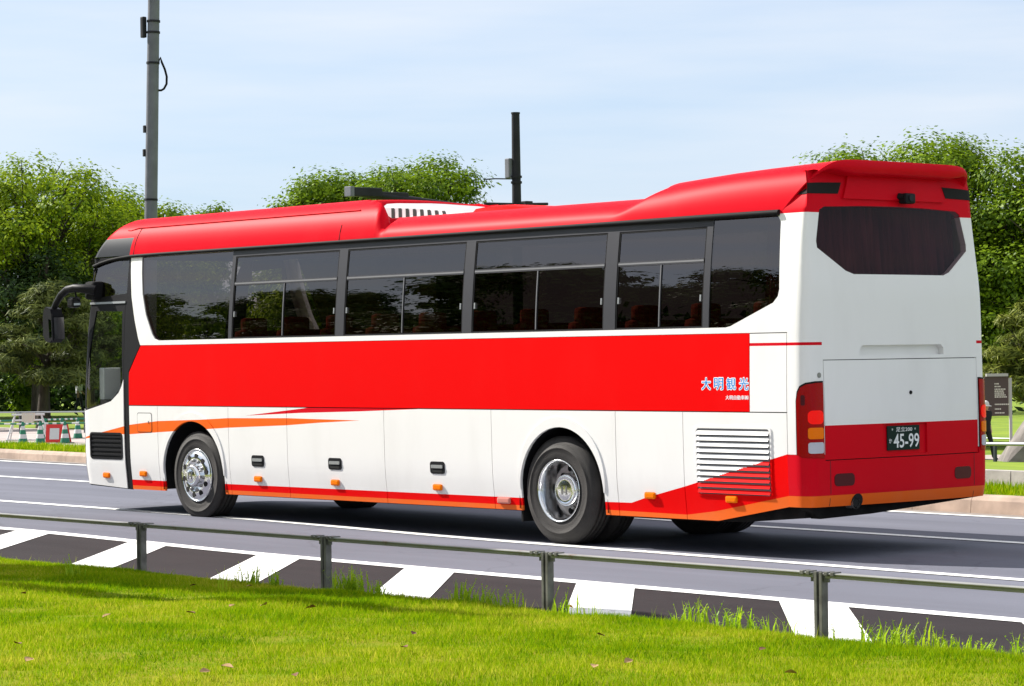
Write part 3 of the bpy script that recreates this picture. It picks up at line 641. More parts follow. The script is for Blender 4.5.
lid = ld.build('engine_lid', bus)
q = MB(); c = P(sr(1.33), 1.45, .003); q.lathe([(0, -.006), (.016, -.006), (.018, .004)], (0, 0, 0), M['black'], 12); q.v = [(c[0]-v[1], c[1]+v[0], c[2]+v[2]) for v in q.v]; q.build('lid_lock', lid)
pt = MB(); xpl = P(sr(1.25), 1.04, -.012)[0]
pt.box(xpl-.004, pl[0], pl[2], xpl+.006, pl[1], pl[3], M['plate'], .003); plate = pt.build('number_plate', bus)
def text_geo(txt, size, offset=0.0, bold=0.0):
    cu = bpy.data.curves.new('lettering', 'FONT'); cu.body = txt; cu.size = size; cu.offset = offset; cu.resolution_u = 3; cu.fill_mode = 'BOTH'
    o = bpy.data.objects.new('lettering', cu); COL.objects.link(o); dg = bpy.context.evaluated_depsgraph_get()
    me = o.evaluated_get(dg).to_mesh(); vs = [tuple(v.co) for v in me.vertices]; fs = [tuple(p.vertices) for p in me.polygons]
    o.evaluated_get(dg).to_mesh_clear(); bpy.data.objects.remove(o); bpy.data.curves.remove(cu); return vs, fs
def text_fit(mb, txt, x0, x1, z0, z1, place, m, size=1.0, offset=0.0, ref=None):
    vs, fs = text_geo(txt, size, offset); rv = ref or vs
    ax, bx = min(v[0] for v in rv), max(v[0] for v in rv); az, bz = min(v[1] for v in rv), max(v[1] for v in rv)
    mb.add([place(x0+(v[0]-ax)/(bx-ax)*(x1-x0), z0+(v[1]-az)/(bz-az)*(z1-z0)) for v in vs], fs, m)
    return rv
onpl = lambda y, z: (xpl+.0085, y, z)
q = MB(); text_fit(q, '45-99', 1.088, 1.438, .955, 1.082, onpl, M['ptext'], offset=.012); text_fit(q, '足立200', 1.123, 1.343, 1.100, 1.142, onpl, M['ptext'], offset=.006)
text_fit(q, 'か', 1.025, 1.065, 1.0, 1.042, onpl, M['ptext'], offset=.01)
for yy in (1.073, 1.383): q.add([(xpl+.0085, yy+.010*math.cos(a), 1.122+.010*math.sin(a)) for a in [k*math.pi/4 for k in range(8)]], [tuple(range(8))], M['alu'])
q.build('plate_lettering', plate)
def tail_lamp(mirror):
    T = (lambda pts: [(MI(a), z) for a, z in reversed(pts)]) if mirror else (lambda pts: pts)
    e = (MI(sr(yR)) if mirror else sr(yL))-.012
    outer = [(3.060, .915), (3.11, .888), (e, .878), (e, 1.572), (3.245, 1.570), (3.155, 1.558), (3.10, 1.530), (3.073, 1.48), (3.060, 1.40)]
    inner = [(3.076, .930), (3.12, .905), (e-.008, .897), (e-.008, 1.556), (3.245, 1.554), (3.16, 1.543), (3.112, 1.516), (3.088, 1.47), (3.076, 1.40)]
    h = MB(); skin(h, T(outer), M['seal'], off=.006, thick=.01); skin(h, T(inner), M['lamp_red'], off=.016, thick=.012); lo = h.build('tail_lamp', bus)
    for nm, a0, a1, z0, z1, mm, r in (('brake_light', 3.170, e-.020, 1.195, 1.315, 'lamp_lit', .04), ('turn_light', 3.170, e-.020, 1.066, 1.165, 'amber', .02), ('reverse_light', 3.170, e-.020, .940, 1.037, 'clear', .02)):
        k = MB(); skin(k, T(rrect(a0, a1, z0, z1, r)), M[mm], off=.022, thick=.008); k.build(nm, lo)
    k = MB(); skin(k, T(rrect(3.115, 3.15, 1.36, 1.45, .012)), M['red_dark'], off=.019, thick=.004); k.build('reflector', lo)
tail_lamp(False); tail_lamp(True)
q = MB(); skin(q, rrect(sr(.14), sr(.18), 1.60, 1.645, .018), M['steel'], off=.006, thick=.006); q.build('rear_sensor', bus)
# rear cap vents, raised centre and camera
for mirr in (False, True):
    T = (lambda pts: [(MI(a), z) for a, z in reversed(pts)]) if mirr else (lambda pts: pts)
    q = MB(); skin(q, T([(2.96, 3.212), (sr(.50), 3.222), (sr(.545), 3.322), (sr(.26), 3.315), (3.16, 3.302), (3.06, 3.27)]), M['hole'], off=.005, thick=.004); q.build('roof_vent', bus)
q = MB(); skin(q, [(sr(.55), 3.18), (sr(1.94), 3.18), (sr(1.86), 3.40), (sr(.63), 3.40)], M['crimson_and_shaded_red'], off=.022, thick=.022); q.build('cap_centre_panel', bus)
q = MB(); c = P(sr(1.33), 3.20, .02); q.tube([(c[0], c[1]-.045, c[2]+.02), (c[0]+.05, c[1]-.03, c[2]+.01)], .03, M['black'], 10); q.box(c[0], c[1]-.05, c[2]-.05, c[0]+.09, c[1]+.09, c[2]+.045, M['black'], .02); q.tube([(c[0]+.085, c[1]+.02, c[2]), (c[0]+.10, c[1]+.02, c[2])], .03, M['gloss_black'], 12); q.build('rear_camera', bus)
# exhaust
q = MB(); ey, ez = .60, .502; ring_ = lambda r, dy=0, dz=0: [(sr(ey+dy+r*math.cos(k*math.pi/10)), ez+dz+r*math.sin(k*math.pi/10)) for k in range(20)]
skin(q, ring_(.072), M['hole'], off=.012, curve=False); c = P(sr(ey), ez, 0); q.tube([(c[0]-.3, ey-.02, ez-.03), (c[0]+.022, ey-.02, ez-.016)], .046, M['steel'], 16, caps=False); q.tube([(c[0]-.3, ey-.02, ez-.03), (c[0]+.018, ey-.02, ez-.016)], .036, M['hole'], 16)
q.build('exhaust_pipe', bus)

# --- roof: rings running in from the outline, raised at the front and at the tail
def roof_h(x, t=0):
    d = .50*sstep(.16, .42, t); w_ = .17*sstep(.03, .3, t); f = .475*(1-sstep(-3.03-d-w_, -2.87-d, x)); m_ = .245*sstep(-3.1-d-w_, -2.84-d, x); x0 = .52+.42*min(1, t/.16); r = .115*sstep(x0, x0+.30, x) + .095*min(1, max(0, (x-.9)/2.1))
    return max(f, m_) + r if x > -2.8 else max(f, m_)
TT = [0, .012, .025, .032, .04, .048, .055, .065, .075, .0875, .10, .115, .13, .165, .20, .25, .32, .42, .55, .7, .85, 1.0]
def prof(t, x=-9):
    u = sstep(.5, 2.2, x)
    return (1-u)*prof0(t) + u*(1-(1-t)**10.5)**.78
def prof0(t): return (1-(1-t)**7)**.72 if t < .3 else (1-(1-.3)**7)**.72 + (1-(1-(1-.3)**7)**.72)*math.sin((t-.3)/.7*math.pi/2)
sl = []
x = SIL
while x < -8.95: sl.append(x); x += .10
while x < -8.3: sl.append(x); x += .04
sl += [-8.25, -8.1, -7.95, -7.87, -7.7, -7.5, -7, -6, -5, -4.2, -3.9] + frange(-3.80, -2.80, .04) + [-2.5, -2, -1.4, -.8, -.2, .3, .5] + frange(.6, 1.5, .06) + [1.7, 2.0, 2.3, 2.5, 2.62, 2.72, 2.80, 2.86]
def roof_pt(s, t):
    p = P0(s, 3.07); x = p[0]
    tx = max(-7.55, x); ty = W/2
    px = x+(tx-x)*min(1, t*1.0); py = p[1]+(ty-p[1])*t
    px += .26*prof(t)*sstep(-7.7, -8.4, x)
    px += sstep(2.1, 2.86, x)*(-.04+.43*prof(t, x))
    return (px, py, 3.072+roof_h(x if x > -7.55 else -7.55, t)*prof(t, x))
rf = MB()
for mirr in (False, True):
    vs = [roof_pt(s, t) for s in sl for t in TT]; n = len(TT)
    if mirr: vs = [(a, W-c, z) for a, c, z in vs]
    for i in range(len(sl)-1):
        for j in range(n-1):
            f = (i*n+j, (i+1)*n+j, (i+1)*n+j+1, i*n+j+1)
            if mirr: f = tuple(reversed(f))
            m_ = M['roof']
            if sl[i+1] <= -7.69 and vs[i*n+j+1][2] < 3.30: m_ = M['gloss_black']
            rf.f.append(f); rf.m.append(rf.mi(m_)); rf.sm.append(True)
    o = len(rf.v); rf.f[-(len(sl)-1)*(n-1):] = [tuple(o+k for k in f) for f in rf.f[-(len(sl)-1)*(n-1):]]; rf.v += vs
# tail lip
E = [roof_pt(2.86, t) for t in TT]; E = E + [(a, W-c, z) for a, c, z in reversed(E[:-1])]
TE = TT + list(reversed(TT[:-1])); rows = []
for t, e in zip(TE, E):
    l = .125*sstep(.03, .42, t)**.8; d_ = (1 if e[1] < W/2 else -1)*(1-sstep(.05, .18, t)); e0 = (e[0]-.002, e[1]+.012*d_, e[2])
    rows.append([e, (e[0]+.012, e[1]+.006*d_, e[2]-.016*sstep(.03, .13, t)), (e[0]+.010, e[1]+.02*d_, e[2]-l*.85), (e[0]-.015, e[1]+.04*d_, e[2]-l), (e[0]-.06, e[1]+.08*d_, e[2]-l-.008), (e[0]-.14, e[1]+.12*d_, e[2]-l-.015)])
vs = [p for r in rows for p in r]; n = 6
rf.add(vs, [(i*n+j, i*n+j+1, (i+1)*n+j+1, (i+1)*n+j) for i in range(len(rows)-1) for j in range(n-1)], M['crimson_and_shaded_red'], True)
roof = rf.build('roof', bus)
q = MB(); gl = [P(s, z, .012) for s, z in [(-9.3, 2.80), (-9.1, 2.82), (-8.9, 2.85), (-8.75, 2.88), (-8.6, 2.925), (-8.45, 2.965), (-8.3, 2.995), (-8.1, 3.025), (-7.9, 3.043), (-7.65, 3.056), (-7, 3.06), (-4, 3.06), (0, 3.06), (2.0, 3.06), (2.80, 3.06)]]
q.tube(gl, [.02]*13+[.028, .028], M['seal'], 8); q.build('roof_gutter', bus)
# raised seam line on the front roof dome and panel joints
q = MB(); q.tube([roof_pt(-8.02, .105), roof_pt(-7.9, .10)] + [tuple(roof_pt(s, .115)[i]+(0, -.004, .004)[i] for i in range(3)) for s in (-7.7, -7, -6, -5, -4, -3.4)], .008, M['crimson_and_shaded_red'], 6)
q.tube([tuple(roof_pt(-7.62, t)[i]+(0, -.002, .001)[i] for i in range(3)) for t in (0, .025, .055, .09, .11)], .004, M['gap'], 5)
q.tube([tuple(roof_pt(-3.62, t)[i]+(0, -.002, .001)[i] for i in range(3)) for t in (0, .02, .04)], .004, M['gap'], 5)
q.build('roof_seam', roof)
# air-conditioning unit and rear hatch on the roof
acm = MB(); st = [(-3.72, 3.49), (-3.45, 3.485), (-3.2, 3.465), (-2.85, 3.425), (-2.5, 3.38), (-2.2, 3.335), (-2.0, 3.30), (-1.9, 3.285)]
secs = []
for x, zt in st: secs.append([(x, .62, 3.28), (x, .66, 3.28+(zt-3.28)*.75), (x, .78, zt), (x, 1.245, zt+.012), (x, 1.71, zt), (x, 1.83, 3.28+(zt-3.28)*.75), (x, 1.87, 3.28)])
vs = [p for s_ in secs for p in s_]; n = 7
acm.add(vs, [(i*n+j, (i+1)*n+j, (i+1)*n+j+1, i*n+j+1) for i in range(len(secs)-1) for j in range(n-1)], M['acwhite'], False); acm.add(secs[-1], [tuple(range(7))], M['acwhite'])
for k in range(8):
    x = -3.36+k*.122; zt = float(np.interp(x, [a for a, _ in st], [c for _, c in st])); z0 = 3.312; z1 = 3.28+(zt-3.28)*.74; z2 = 3.28+(zt-3.28)*.97
    f = lambda z: .62+.04*(z-3.28)/max(.01, (zt-3.28)*.75)-.006
    acm.add([(x, f(z0), z0), (x+.05, f(z0), z0), (x+.01, f(z1), z1), (x-.04, f(z1), z1)], [(0, 1, 2, 3)], M['hole'])
acm.build('air_conditioner', bus)
hm = MB(); hs = [(-2.05, 3.37, 0), (-1.9, 3.385, 0), (-1.6, 3.38, 0), (-1.3, 3.345, 0), (-1.0, 3.30, 0)]
sec = [[(x, .62, 3.28), (x, .70, 3.28+(z-3.28)*.8), (x, .85, z), (x, 1.65, z), (x, 1.80, 3.28+(z-3.28)*.8), (x, 1.87, 3.28)] for x, z, _ in hs]
vs = [p for s_ in sec for p in s_]; n = 6
hm.add(vs, [(i*n+j, (i+1)*n+j, (i+1)*n+j+1, i*n+j+1) for i in range(len(sec)-1) for j in range(n-1)], M['red'], True); hm.add([(-2.045, .66, 3.285), (-2.045, .86, 3.36), (-2.045, 1.63, 3.36), (-2.045, 1.83, 3.285)], [(0, 1, 2, 3)], M['hole'])
hm.build('roof_hatch', bus)

# --- passenger door
d = MB()
dg_ = [(-8.34, 2.425), (-7.765, 2.412), (-7.752, 2.0), (-7.74, 1.58), (-7.79, 1.49), (-7.97, 1.365), (-8.2, 1.315), (-8.58, 1.245), (-8.50, 1.8)]
skin(d, [(-8.597, 2.515), (-7.708, 2.515), (-7.708, .328), (-8.597, .348)], M['black'], holes=[dg_], off=-.008, thick=.02)
skin(d, rect(-8.595, -7.70, 2.505, 2.53), M['alu'], off=.004, thick=.01)
DV = (-8.44, -7.745, .665, .962)
low = [(-8.575, .352), (-7.70, .318), (-7.70, 1.60), (-7.735, 1.525), (-7.80, 1.445), (-7.97, 1.345), (-8.2, 1.296), (-8.575, 1.225)]
skin(d, low, M['white'], holes=[rrect(*DV, .04)], off=.004, thick=.012, liv=[(ORANGE, M['orange'])])
door = d.build('passenger_door', bus)
q = MB(); skin(q, dg_, M['glass_clear'], off=-.012); q.build('door_glass', door)
q = MB(); skin(q, rrect(*DV, .04), M['hole'], off=-.006, thick=.0)
skin(q, rrect(DV[0]-.012, DV[1]+.012, DV[2]-.012, DV[3]+.012, .05), M['black'], holes=[rrect(DV[0]+.015, DV[1]-.015, DV[2]+.015, DV[3]-.015, .03)], off=.008, thick=.006)
for k in range(5):
    z = DV[2]+.035+k*.053; skin(q, rect(DV[0]+.012, DV[1]-.012, z, z+.022), M['black'], off=.004, thick=.012)
q.build('door_vent', door)
side_lamp(door, -8.12, .462)
# cabin seen through the door: dashboard, driver seat, steering wheel
q = MB(); q.box(-8.62, .75, .9, -8.1, 2.2, 1.34, M['interior'], .05); q.box(-8.54, .20, 1.36, -8.44, .44, 1.74, M['white'], .01); q.tube([(-8.05+.02*math.cos(a), 1.75+.22*math.cos(a), 1.45+.2*math.sin(a)) for a in [k*math.pi/8 for k in range(17)]], .018, M['seal'], 6); q.build('dashboard', bus)
q = MB(); q.box(-7.55, 1.5, .95, -7.0, 2.05, 1.15, M['interior'], .05); q.box(-7.12, 1.5, 1.1, -6.98, 2.05, 1.95, M['interior'], .05); q.build('driver_seat', bus)
# --- near mirror: arm bowing forward from the pillar
q = MB(); q.box(-8.44, -.06, 2.56, -8.24, .12, 2.78, M['seal'], .04)
q.tube([(-8.25, -.02, 2.67), (-8.33, -.10, 2.69), (-8.50, -.15, 2.705), (-8.66, -.16, 2.69), (-8.80, -.16, 2.63), (-8.92, -.16, 2.53), (-9.00, -.16, 2.43)], [.066, .056, .05, .046, .043, .038, .034], M['black'], 12)
arm = q.build('mirror_arm', bus)
q = MB(); q.prism([(-9.075, 2.46), (-9.03, 2.49), (-8.93, 2.46), (-8.90, 2.38), (-8.865, 2.16), (-8.88, 2.10), (-8.95, 2.055), (-9.04, 2.07), (-9.10, 2.14), (-9.10, 2.38)], -.24, -.08, M['black']); q.build('mirror_housing', arm)
q = MB(); q.add([(-8.855, -.235, 2.36), (-8.855, -.095, 2.36), (-8.835, -.095, 2.10), (-8.835, -.235, 2.10)], [(0, 1, 2, 3)], M['mirror']); q.tube([(-8.88, -.245, 2.40), (-8.86, -.245, 2.08)], .012, M['black'], 6); q.add([(-8.97, -.243, 2.34), (-8.87, -.243, 2.32), (-8.86, -.243, 2.14), (-8.95, -.243, 2.11)], [(0, 1, 2, 3)], M['mirror']); q.build('mirror_glass', arm)
q = MB(); q.tube([(-8.55, -.12, 2.67), (-8.56, -.10, 2.60)], .012, M['black'], 6); q.box(-8.66, -.17, 2.47, -8.52, -.06, 2.60, M['black'], .03); q.add([(-8.515, -.16, 2.585), (-8.515, -.07, 2.585), (-8.515, -.07, 2.485), (-8.515, -.16, 2.485)], [(0, 1, 2, 3)], M['mirror']); q.build('kerb_mirror', arm)
# --- lettering on the flank
q = MB(); side = lambda of: (lambda x, z: P(x, z, of))
for i_, ch in enumerate('大明観光'):
    x0 = 1.905+i_*.157; rv = text_geo(ch, 1.0)[0]; e_ = .0075
    for k in range(8):                                       # white keyline: the glyph stamped round itself
        a_ = k*math.pi/4; dx, dz = e_*math.cos(a_), e_*math.sin(a_)
        text_fit(q, ch, x0+dx, x0+.112+dx, 1.497+dz, 1.603+dz, side(.0010+.00004*k), M['ltext'], ref=rv)
    for k in range(3): text_fit(q, ch, x0+.0012*(k-1), x0+.112+.0012*(k-1), 1.497, 1.603, side(.0017+.00005*k), M['blue'], ref=rv)
for k in range(3): text_fit(q, '大明自動車㈱', 2.205+.001*(k-1), 2.488+.001*(k-1), 1.407, 1.447, side(.001+.00005*k), M['ltext'])
q.build('company_lettering', bus)
# --- seats and curtains behind the glass
for k in range(11):
    x = -5.75+k*.80
    q = MB(); q.box(x, .22, 1.45, x+.13, 1.12, 2.15, M['seat'], .05); q.box(x+.01, .30, 2.07, x+.12, .62, 2.29, M['seat'], .04); q.box(x-.42, .24, 1.5, x, 1.1, 1.66, M['seat'], .04); q.build('seat', bus)
q = MB(); vs = []
for k in range(81):
    y = .28+1.93*k/80; vs += [(3.02+.025*math.sin(k*1.9)+.01*math.sin(k*.7), y, 2.49), (2.97+.03*math.sin(k*1.9+.4), y, 3.12)]
q.add(vs, [(2*k, 2*k+2, 2*k+3, 2*k+1) for k in range(80)], M['curtain'], True); q.build('curtain', bus)
q = MB(); vs = []
for k in range(25):
    x = 2.55+.26*k/24; vs += [(x, .16+.02*math.sin(k*1.7), 2.2), (x, .22+.02*math.sin(k*1.7), 3.03)]
q.add(vs, [(2*k, 2*k+2, 2*k+3, 2*k+1) for k in range(24)], M['curtain'], True); q.build('side_curtain', bus)
q = MB(); q.box(-8.3, .06, 1.30, 2.95, 2.43, 1.36, M['interior']); q.box(-8.0, .16, 3.05, 2.9, 2.33, 3.065, M['interior']); q.box(-8.25, .4, 3.04, -8.0, 2.1, 3.06, M['interior']); q.build('cabin_floor_and_ceiling', bus)
# --- underbody
q = MB(); q.box(-8.3, .25, .34, -6.95, 2.24, .62, M['under']); q.box(-5.6, .12, .30, -.68, 2.37, .60, M['under']); q.box(.64, .15, .29, 2.0, 2.34, .6, M['under'])
q.prism([(2.0, .30), (2.35, .31), (3.06, .37), (3.06, .7), (2.0, .7)], .10, 1.0, M['under'])
q.prism([(.07, .455), (.22, .36), (.9, .375), (1.7, .42), (2.40, .462), (2.40, .7), (.08, .7)], 3.02, 3.13, M['under'], plane='yz'); q.box(-7.0, .62, .5, -5.5, 1.87, 1.2, M['under']); q.box(-.75, .72, .5, .75, 1.77, 1.2, M['under'])
q.tube([(-6.15, .3, .5), (-6.15, 2.2, .5)], .09, M['under'], 10); q.tube([(0, .3, .5), (0, 2.2, .5)], .13, M['under'], 10)
q.box(1.0, .5, .27, 1.9, 1.9, .36, M['under'], .03)
q.build('underbody', bus)
for cx in (AF[0], AR[0]):                                   # wheel housings
    n = 16
    for y0, y1 in ((.03, .75), (W-.75, W-.03)):
        q = MB()
        pr = [(cx-.63*math.cos(math.pi*k/n), .5+.66*math.sin(math.pi*k/n)) for k in range(n+1)]; pr = [(cx-.63, .33)] + pr + [(cx+.63, .33)]
        vs = [(a, y0, z) for a, z in pr] + [(a, y1, z) for a, z in pr]; k = len(pr)
        q.add(vs, [(i, i+1, i+1+k, i+k) for i in range(k-1)], M['hole'])
        yb = y1 if y0 < 1 else y0; q.add([(a, yb, z) for a, z in pr], [tuple(range(k))], M['hole'])
        q.build('wheel_housing', bus)
for y in (.06, W-.46):
    q = MB(); q.box(-.665, y, .20, -.64, y+.40, .62, M['seal']); q.build('mudflap', bus)
# --- wheels
def tyre_prof(y0, w=.285, r=.512):
    return [(.292, y0+.035), (.300, y0+.012), (.318, y0+.002), (.36, y0-.004), (.405, y0-.006), (.408, y0-.009), (.418, y0-.009), (.42, y0-.005), (.455, y0+.002), (.482, y0+.014), (.500, y0+.032), (r, y0+.055), (r, y0+.085), (r-.012, y0+.088), (r-.012, y0+.096), (r, y0+.10), (r, y0+.138), (r-.012, y0+.141), (r-.012, y0+.149), (r, y0+.152), (r, y0+.19), (r-.012, y0+.193), (r-.012, y0+.20), (r, y0+.204), (r, y0+w-.05), (.497, y0+w-.03), (.46, y0+w-.005), (.38, y0+w), (.30, y0+w-.02)]
def wheel(cx, front, far):
    fl = (lambda vs: [(x, W-y, z) for x, y, z in vs]) if far else (lambda vs: vs)
    def fin(mb):
        if far: mb.v = fl(mb.v); mb.f = [tuple(reversed(f)) for f in mb.f]
        return mb
    R_ = .482 if front else .527; hz_ = R_-.008+(.035 if front else 0); zg = .035 if front else 0.0; c = (cx, 0, hz_); t = MB(); t.lathe(tyre_prof(.035, r=R_), c, M['tyre'], 64, zmin=zg)
    if not front: t.lathe(tyre_prof(.365, r=R_), c, M['tyre'], 48, zmin=zg)
    w = fin(t).build('wheel', bus)
    r = MB()
    if front:
        r.lathe([(.300, .046), (.303, .030), (.296, .024), (.286, .034), (.276, .040), (.262, .028), (.24, .012), (.205, .004), (.178, .006), (.155, .014), (.0, .016)], c, M['chrome'])
        for k in range(10):
            a = 2*math.pi*k/10+.2; hx, hz = cx+.222*math.cos(a), hz_+.222*math.sin(a)
            ring = [(hx+.032*math.cos(b_), .0035, hz+.032*math.sin(b_)) for b_ in [j*math.pi/8 for j in range(16)]]; r.add(ring, [tuple(range(16))], M['hole'])
            a += .31; r.lathe([(.019, .012), (.019, -.006), (.014, -.012), (0, -.012)], (cx+.1675*math.cos(a), 0, hz_+.1675*math.sin(a)), M['steel'], 8)
    else:
        r.lathe([(.300, .046), (.303, .030), (.297, .024), (.288, .034), (.280, .05), (.277, .10), (.270, .16), (.264, .22)], c, M['chrome']); r.lathe([(.264, .22), (.25, .245), (.215, .255), (.16, .25), (.0, .25)], c, M['dish'])
        for k in range(10):
            a = 2*math.pi*k/10; hx, hz = cx+.215*math.cos(a), hz_+.215*math.sin(a)
            ring = [(hx+.030*math.cos(b_), .2425, hz+.030*math.sin(b_)) for b_ in [j*math.pi/8 for j in range(16)]]; r.add(ring, [tuple(range(16))], M['hole'])
            a += .31; r.lathe([(.021, .25), (.021, .21), (.016, .20), (0, .20)], (cx+.1675*math.cos(a), 0, hz_+.1675*math.sin(a)), M['steel'], 8)
    fin(r).build('rim', w)
    h = MB()
    if front: h.lathe([(.128, .014), (.124, -.03), (.112, -.05), (.10, -.056), (.096, -.051), (.07, -.060), (.04, -.066), (0, -.066)], c, M['chrome'], 40); yc = -.0665
    else: h.lathe([(.158, .25), (.155, .13), (.147, .114), (.128, .110), (.122, .115), (.09, .108), (.04, .104), (0, .104)], c, M['chrome'], 40); yc = .1035
    # embossed slanted bars on the cap
    for dx in (-.03, .03): h.box(cx+dx-.008, yc-.004, hz_-.04, cx+dx+.008, yc+.003, hz_+.04, M['steel'])
    h.box(cx-.03, yc-.0045, .496, cx+.03, yc+.0025, .51, M['steel'])
    fin(h).build('hub_cap', w)
for far in (False, True): wheel(-6.235, True, far); wheel(-.085, False, far)
# front lamps (on the face turned away)
for sgn in (-1, 1):
    q = MB(); sc = SIL+sgn*.85; skin(q, rrect(sc-.22, sc+.22, .62, .80, .05), M['clear'], off=.012, thick=.012); q.build('headlamp', bus)

# ------------------------------------------------------------------ low guard rail on the near lawn
M['rail'] = mat('weathered_rail_metal', (0.30, 0.30, 0.27), 0.5, 0.55, var=0.25, scale=6, bump=0.15, bscale=50)
def rust_metal():
    m, N, L, b = _mat('rail_metal_with_rust'); b.inputs['Metallic'].default_value = 0.35; b.inputs['Roughness'].default_value = 0.5
    tc = N.new('ShaderNodeTexCoord'); n = N.new('ShaderNodeTexNoise'); n.inputs['Scale'].default_value = 3.5; n.inputs['Detail'].default_value = 9; n.inputs['Roughness'].default_value = 0.7
    L.new(tc.outputs['Object'], n.inputs['Vector']); r = N.new('ShaderNodeValToRGB'); e = r.color_ramp.elements
    e[0].position = 0.30; e[0].color = (0.16, 0.075, 0.03, 1); e[1].position = 0.40; e[1].color = (0.26, 0.255, 0.245, 1); k = e.new(0.7); k.color = (0.33, 0.33, 0.325, 1)
    L.new(n.outputs['Fac'], r.inputs['Fac']); L.new(r.outputs['Color'], b.inputs['Base Color']); return m
M['rail'] = rust_metal(); M['post'] = mat('dark_post_metal', (0.13, 0.127, 0.115), 0.5, 0.3, var=0.35, scale=12)
PX = [-6.1, -3.7, -1.29, 1.11, 3.53, 5.93, 8.33, 10.74, 13.1]
rail = thing('guard_rail', (3.5, -5.5, .18), 'low weathered metal guard rail on paired flat posts along the lawn edge', 'guard rail')
for xa, xb in zip(PX, PX[1:]):
    q = MB(); q.box(xa+.045, -5.512, .508, xb-.045, -5.488, .538, M['rail'], .006); q.box(xa+.045, -5.53, .532, xb-.045, -5.47, .541, M['rail'], .003)
    for e in (xa+.07, xb-.07, xa+.12, xb-.12): q.box(e-.014, -5.535, .525, e+.014, -5.465, .549, M['post'], .004)
    q.build('rail', rail)
for x in PX:
    q = MB(); zb_ = lawn_z(x, -5.5)-.1
    q.box(x-.032, -5.525, zb_, x-.009, -5.47, .545, M['post'], .003); q.box(x+.009, -5.525, zb_, x+.032, -5.47, .545, M['post'], .003); q.box(x-.014, -5.51, .40, x+.014, -5.49, .53, M['hole'])
    q.box(x-.07, -5.507, .485, x+.07, -5.493, .53, M['post'])
    q.build('post', rail)

# ------------------------------------------------------------------ lamp post, signal pole
M['polegrey'] = mat('painted_pole_grey', (0.135, 0.14, 0.16), 0.55, 0.1, var=0.15, scale=3)
M['poledark'] = mat('painted_pole_dark', (0.022, 0.022, 0.026), 0.6, 0.0, var=0.2, scale=3, spec=.15)
lx, ly = -23.36, 10.705; bz = tz(lx, ly)
post = thing('lamp_post', (lx, ly, bz), 'tall grey steel lamp post rising behind the front end of the coach', 'lamp post')
def ax(z): return (lx+.021*(z-4.57), ly+.017*(z-4.57), z)
q = MB(); q.tube([ax(bz), ax(bz+.5), ax(4.5), ax(7.2), ax(10.5)], [.15, .14, .122, .116, .105], M['polegrey'], 18); q.box(lx-.35, ly-.25, bz-.02, lx+.15, ly+.2, bz+.05, M['polegrey'], .01); q.build('pole', post)
for z in (4.86, 7.45, 8.03, 8.24):
    q = MB(); q.tube([ax(z-.02), ax(z+.02)], .128, M['poledark'], 18); q.build('clamp_band', post)
q = MB(); bx = Vector(ax(7.95)) - Vector((.657, .754, 0))*.185; q.box(bx.x-.05, bx.y-.045, 7.93, bx.x+.05, bx.y+.045, 8.33, M['poledark'], .02); q.build('junction_box', post)
q = MB(); d_ = Vector((.657, .754, 0)); c0 = Vector(ax(7.55))
q.tube([c0+d_*.10+Vector((0, 0, -.08)), c0+d_*.14+Vector((0, 0, .0)), c0+d_*.165+Vector((0, 0, -.09)), c0+d_*.22+Vector((0, 0, -.22)), c0+d_*.255+Vector((0, 0, -.36)), c0+d_*.25+Vector((0, 0, -.50)), c0+d_*.2+Vector((0, 0, -.59)), c0+d_*.15+Vector((0, 0, -.62)), c0+d_*.10+Vector((0, 0, -.62))], .022, M['seal'], 8); q.build('cable', post)
for z in (6.2, 5.75):
    q = MB(); p_ = Vector(ax(z)) - d_*.135; q.box(p_.x-.03, p_.y-.03, z-.07, p_.x+.03, p_.y+.03, z+.07, M['poledark'], .01); q.build('bracket', post)
q = MB(); a_ = Vector(ax(10.4)); q.tube([a_, a_+Vector((.1, -.5, .3)), a_+Vector((.2, -1.6, .45))], [.07, .06, .05], M['polegrey'], 10); q.box(a_.x+.05, a_.y-2.4, a_.z+.38, a_.x+.4, a_.y-1.5, a_.z+.55, M['polegrey'], .05); q.build('lamp_arm', post)

sx, sy = -16.55, 13.96; sbz = tz(sx, sy)
sp = thing('signal_pole', (sx, sy, sbz), 'dark slim signal pole with a long arm standing behind the middle of the coach', 'pole')
q = MB(); q.tube([(sx, sy, sbz), (sx, sy, 4.2), (sx, sy, 6.13)], [.10, .085, .072], M['poledark'], 16); q.tube([(sx, sy, 6.12), (sx, sy, 6.15)], .08, M['poledark'], 16); q.build('pole', sp)
q = MB(); q.tube([(sx, sy, 4.33), (sx, sy-2.0, 4.49), (sx, sy-3.7, 4.62)], [.055, .06, .07], M['poledark'], 10); q.box(sx-.08, sy-3.75, 4.545, sx+.08, sy-3.1, 4.70, M['poledark'], .02); q.box(sx-.09, sy-3.79, 4.54, sx+.09, sy-3.71, 4.71, M['polegrey'], .01); q.box(sx-.05, sy-3.15, 4.54, sx+.05, sy-2.5, 4.64, M['poledark'], .02); q.build('signal_arm', sp)
q = MB(); q.tube([(sx, sy-.75, 4.50), (sx, sy, 4.51), (sx+.1, sy+.65, 4.53)], .026, M['poledark'], 8); q.box(sx-.02, sy+.12, 4.47, sx+.12, sy+.28, 4.57, M['poledark'], .01); q.build('short_arm', sp)
for z in (4.9, 5.0, 4.5, 4.38):
    q = MB(); q.tube([(sx, sy, z-.02), (sx, sy, z+.02)], .10, M['poledark'], 14); q.build('clamp_band', sp)
